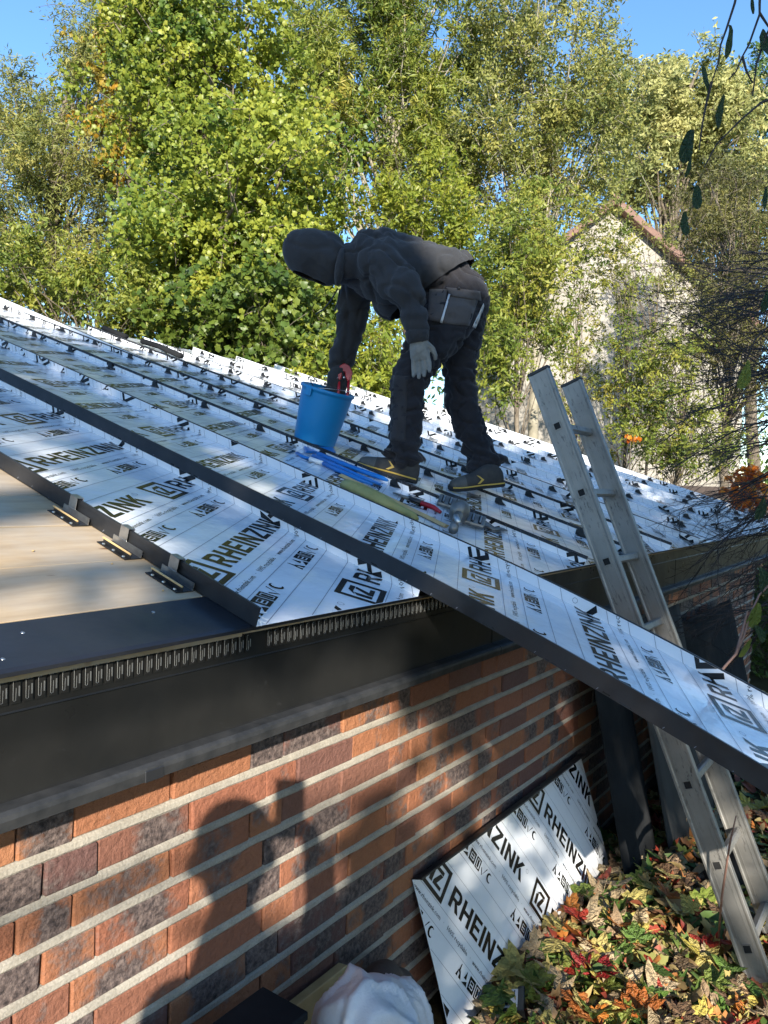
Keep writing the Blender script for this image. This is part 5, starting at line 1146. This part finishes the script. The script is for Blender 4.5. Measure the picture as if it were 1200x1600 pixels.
sp_ = smooth_path([atd(1160, -50, 1.7), atd(1230, -120, 1.7), atd(1330, -70, 1.75), atd(1420, 160, 1.9), atd(1450, 520, 2.0), Vector((2.3, 1.75, .7)), Vector((2.45, 1.7, GZ))], 5); mb.tube(sp_, [.0032+.010*(i/len(sp_))**1.3 for i in range(len(sp_))], 7); mb.tube([atd(1190, -50, 1.7), atd(1230, -118, 1.7)], .003, 5); mb.tube(smooth_path([atd(1250, 140, 1.7), atd(1330, 110, 1.78), atd(1418, 155, 1.9)]), .004, 5); mb.tube(smooth_path([atd(1215, 20, 1.7), atd(1280, 0, 1.72), atd(1372, 20, 1.8)]), .003, 5)
mb.build('twig', M['twig'], HB, True)
for x, y, lw, lh, a, mm in ((1141, 63, 15, 52, 4, Lg), (1103, 122, 14, 46, -16, Lg), (1124, 176, 16, 52, 8, Lg), (1074, 228, 30, 58, 14, Lg), (1077, 258, 10, 36, 10, Lg), (1089, 308, 24, 40, 0, Lg), (1069, 350, 20, 40, -8, Lg), (1196, 70, 30, 46, -24, Lg), (1175, 6, 10, 32, -6, Lg), (1214, 190, 16, 60, 10, Lg), (1197, 470, 18, 36, 12, Lg), (1195, 310, 12, 36, 4, Lg)):
    single_leaf(HB, x, y, 1.7, lw, lh, a, mm)
SP = thing('leafy_sprig', (1.75, 2.6, GZ), 'green-leaved sprig with a pale stem rising over the jutting tray', 'sprig')
mb = MB(); 
for pp in ([(1117, 1062), (1132, 1042), (1150, 1022), (1162, 995), (1170, 965), (1186, 930), (1215, 900)], [(1150, 1022), (1160, 985), (1168, 955)], [(1205, 1120), (1180, 1180), (1176, 1216)]):
    mb.tube([atd(x, y, 2.0) for x, y in pp], [.0042*(1-.5*i/len(pp)) for i in range(len(pp))], 5, cap=False)
mb.tube(smooth_path([atd(1215, 900, 2.0), atd(1255, 920, 2.1), atd(1290, 1000, 2.2), atd(1300, 1200, 2.4), Vector((1.75, 2.6, GZ))]), .005, 5); mb.tube([atd(1205, 1120, 2.0), atd(1290, 1000, 2.2)], .004, 5); mb.build('stem', M['stem_pink'], SP, True)
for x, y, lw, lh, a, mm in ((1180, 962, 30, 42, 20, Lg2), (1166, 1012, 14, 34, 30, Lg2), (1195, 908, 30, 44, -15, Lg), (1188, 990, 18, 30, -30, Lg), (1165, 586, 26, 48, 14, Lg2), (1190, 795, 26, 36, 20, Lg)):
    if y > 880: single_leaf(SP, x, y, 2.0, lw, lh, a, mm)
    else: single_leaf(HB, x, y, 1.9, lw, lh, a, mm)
mb = MB(); mb.tube([atd(1165, 565, 1.9), atd(1180, 530, 1.9), atd(1230, 480, 1.9), atd(1446, 420, 1.97)], [.0015, .002, .003, .006], 5); mb.tube([atd(1190, 780, 1.9), atd(1215, 740, 1.9), atd(1260, 600, 1.9), atd(1446, 420, 1.97)], [.0015, .002, .003, .006], 5); mb.tube([atd(1197, 455, 1.7), atd(1250, 440, 1.75), atd(1446, 420, 1.97)], [.0015, .002, .004], 5); mb.tube([atd(1195, 295, 1.7), atd(1250, 250, 1.75), atd(1330, 100, 1.75)], [.0015, .002, .004], 5); mb.build('twig', M['twig'], HB, True)

# ================================================================== the photographer, behind the camera (his shadow falls on the wall)
PH = thing('person', (-.10, -.45, ground_z(-.1, -.45)), 'person standing below the eave holding up a phone', 'person')
gz = ground_z(-.1, -.45)
def lb2(mb, pts, k=1.0, kd=1.0):
    mb.tube([p[:3] for p in pts], [(p[4]*kd, p[3]*k) for p in pts], 16, flat=(0, 1, 0))
    for p in (pts[0], pts[-1]): mb.ellipsoid(p[:3], p[3]*.95*k, p[4]*.95*kd, p[3]*.95*k)
hx, hy, hz = -.098, -.37, 1.578
tor = [(-.06, -.47, .80, .145, .12), (-.06, -.47, 1.0, .135, .115), (-.06, -.46, 1.18, .145, .12), (-.065, -.45, 1.30, .135, .11), (-.085, -.43, 1.39, .07, .07), (-.095, -.40, 1.46, .055, .055)]
aR = [(.065, -.45, 1.31, .062, .062), (.085, -.34, 1.12, .050, .050), (.080, -.16, 1.32, .040, .042), (.040, -.055, 1.49, .030, .032)]
aL = [(-.195, -.45, 1.30, .058, .062), (-.20, -.36, 1.10, .050, .050), (-.15, -.18, 1.28, .040, .042), (-.072, -.060, 1.45, .032, .034)]
lg = [[(-.06+s*.085, -.47, .80, .10, .10), (-.06+s*.10, -.45, .42, .070, .075), (-.06+s*.11, -.47, gz+.07, .050, .055)] for s in (-1, 1)]
b = MB(); lb2(b, tor, .86, .86)
for L in [aR, aL]+lg: lb2(b, L, .8, .8)
b.ellipsoid((hx, hy, hz), .072, .092, .112); b.ellipsoid((hx, hy+.02, hz-.06), .06, .075, .065); b.ellipsoid((hx, hy+.105, hz-.02), .014, .018, .022)
for s in (-1, 1): b.ellipsoid((hx+s*.08, hy-.01, hz-.01), .012, .02, .032)
for k in range(4):
    b.tube([(.030, -.055, 1.50-k*.021), (.028, -.040, 1.505-k*.021), (.020, -.018, 1.512-k*.021)], [.009, .009, .008], 8); b.tube([(-.062, -.055, 1.50-k*.021), (-.063, -.040, 1.505-k*.021), (-.055, -.018, 1.512-k*.021)], [.009, .009, .008], 8)
b.tube([(.030, -.06, 1.49), (.010, -.060, 1.51), (-.008, -.050, 1.525)], [.011, .010, .008], 8); b.tube([(-.065, -.06, 1.49), (-.046, -.060, 1.505), (-.034, -.050, 1.51)], [.011, .010, .008], 8)
me = remeshed(b, .0075, 2); me.materials.append(M['skin']); me.polygons.foreach_set('use_smooth', [True]*len(me.polygons)); obj('body', me, PH)
b = MB(); lb2(b, tor[:-1], 1.06, 1.1); lb2(b, aR[:3]+[(.075, -.095, 1.44, .034, .036)], 1.08, 1.08); lb2(b, aL[:3]+[(-.115, -.10, 1.42, .034, .036)], 1.08, 1.08)
me = remeshed(b, .012, 4); me.materials.append(M['hoodie']); obj('jacket', me, PH)
b = MB(); lb2(b, [(-.06, -.47, .98, .14, .118), (-.06, -.47, .82, .155, .125)], 1.0, 1.0)
for L in lg: lb2(b, L, 1.0, 1.0)
me = remeshed(b, .012, 4); me.materials.append(M['trouser']); obj('trousers', me, PH)
b = MB(); b.ellipsoid((hx, hy-.004, hz+.035), .080, .100, .090); me = b.mesh('cap', M['hoodie'], True); obj('cap', me, PH)
for s in (-1, 1):
    b = MB(); b.ellipsoid((-.06+s*.11, -.41, gz+.045), .048, .13, .05); b.build('boot', M['shoe'], PH, True)
PHN = thing('smartphone', (-.017, -.030, 1.5), 'dark smartphone held up by the person below the eave', 'phone')
b = MB(); b.box((-.015, -.032, 1.546), (.072, .008, .147)); b.build('case', M['card'], PHN, bevel=.002)
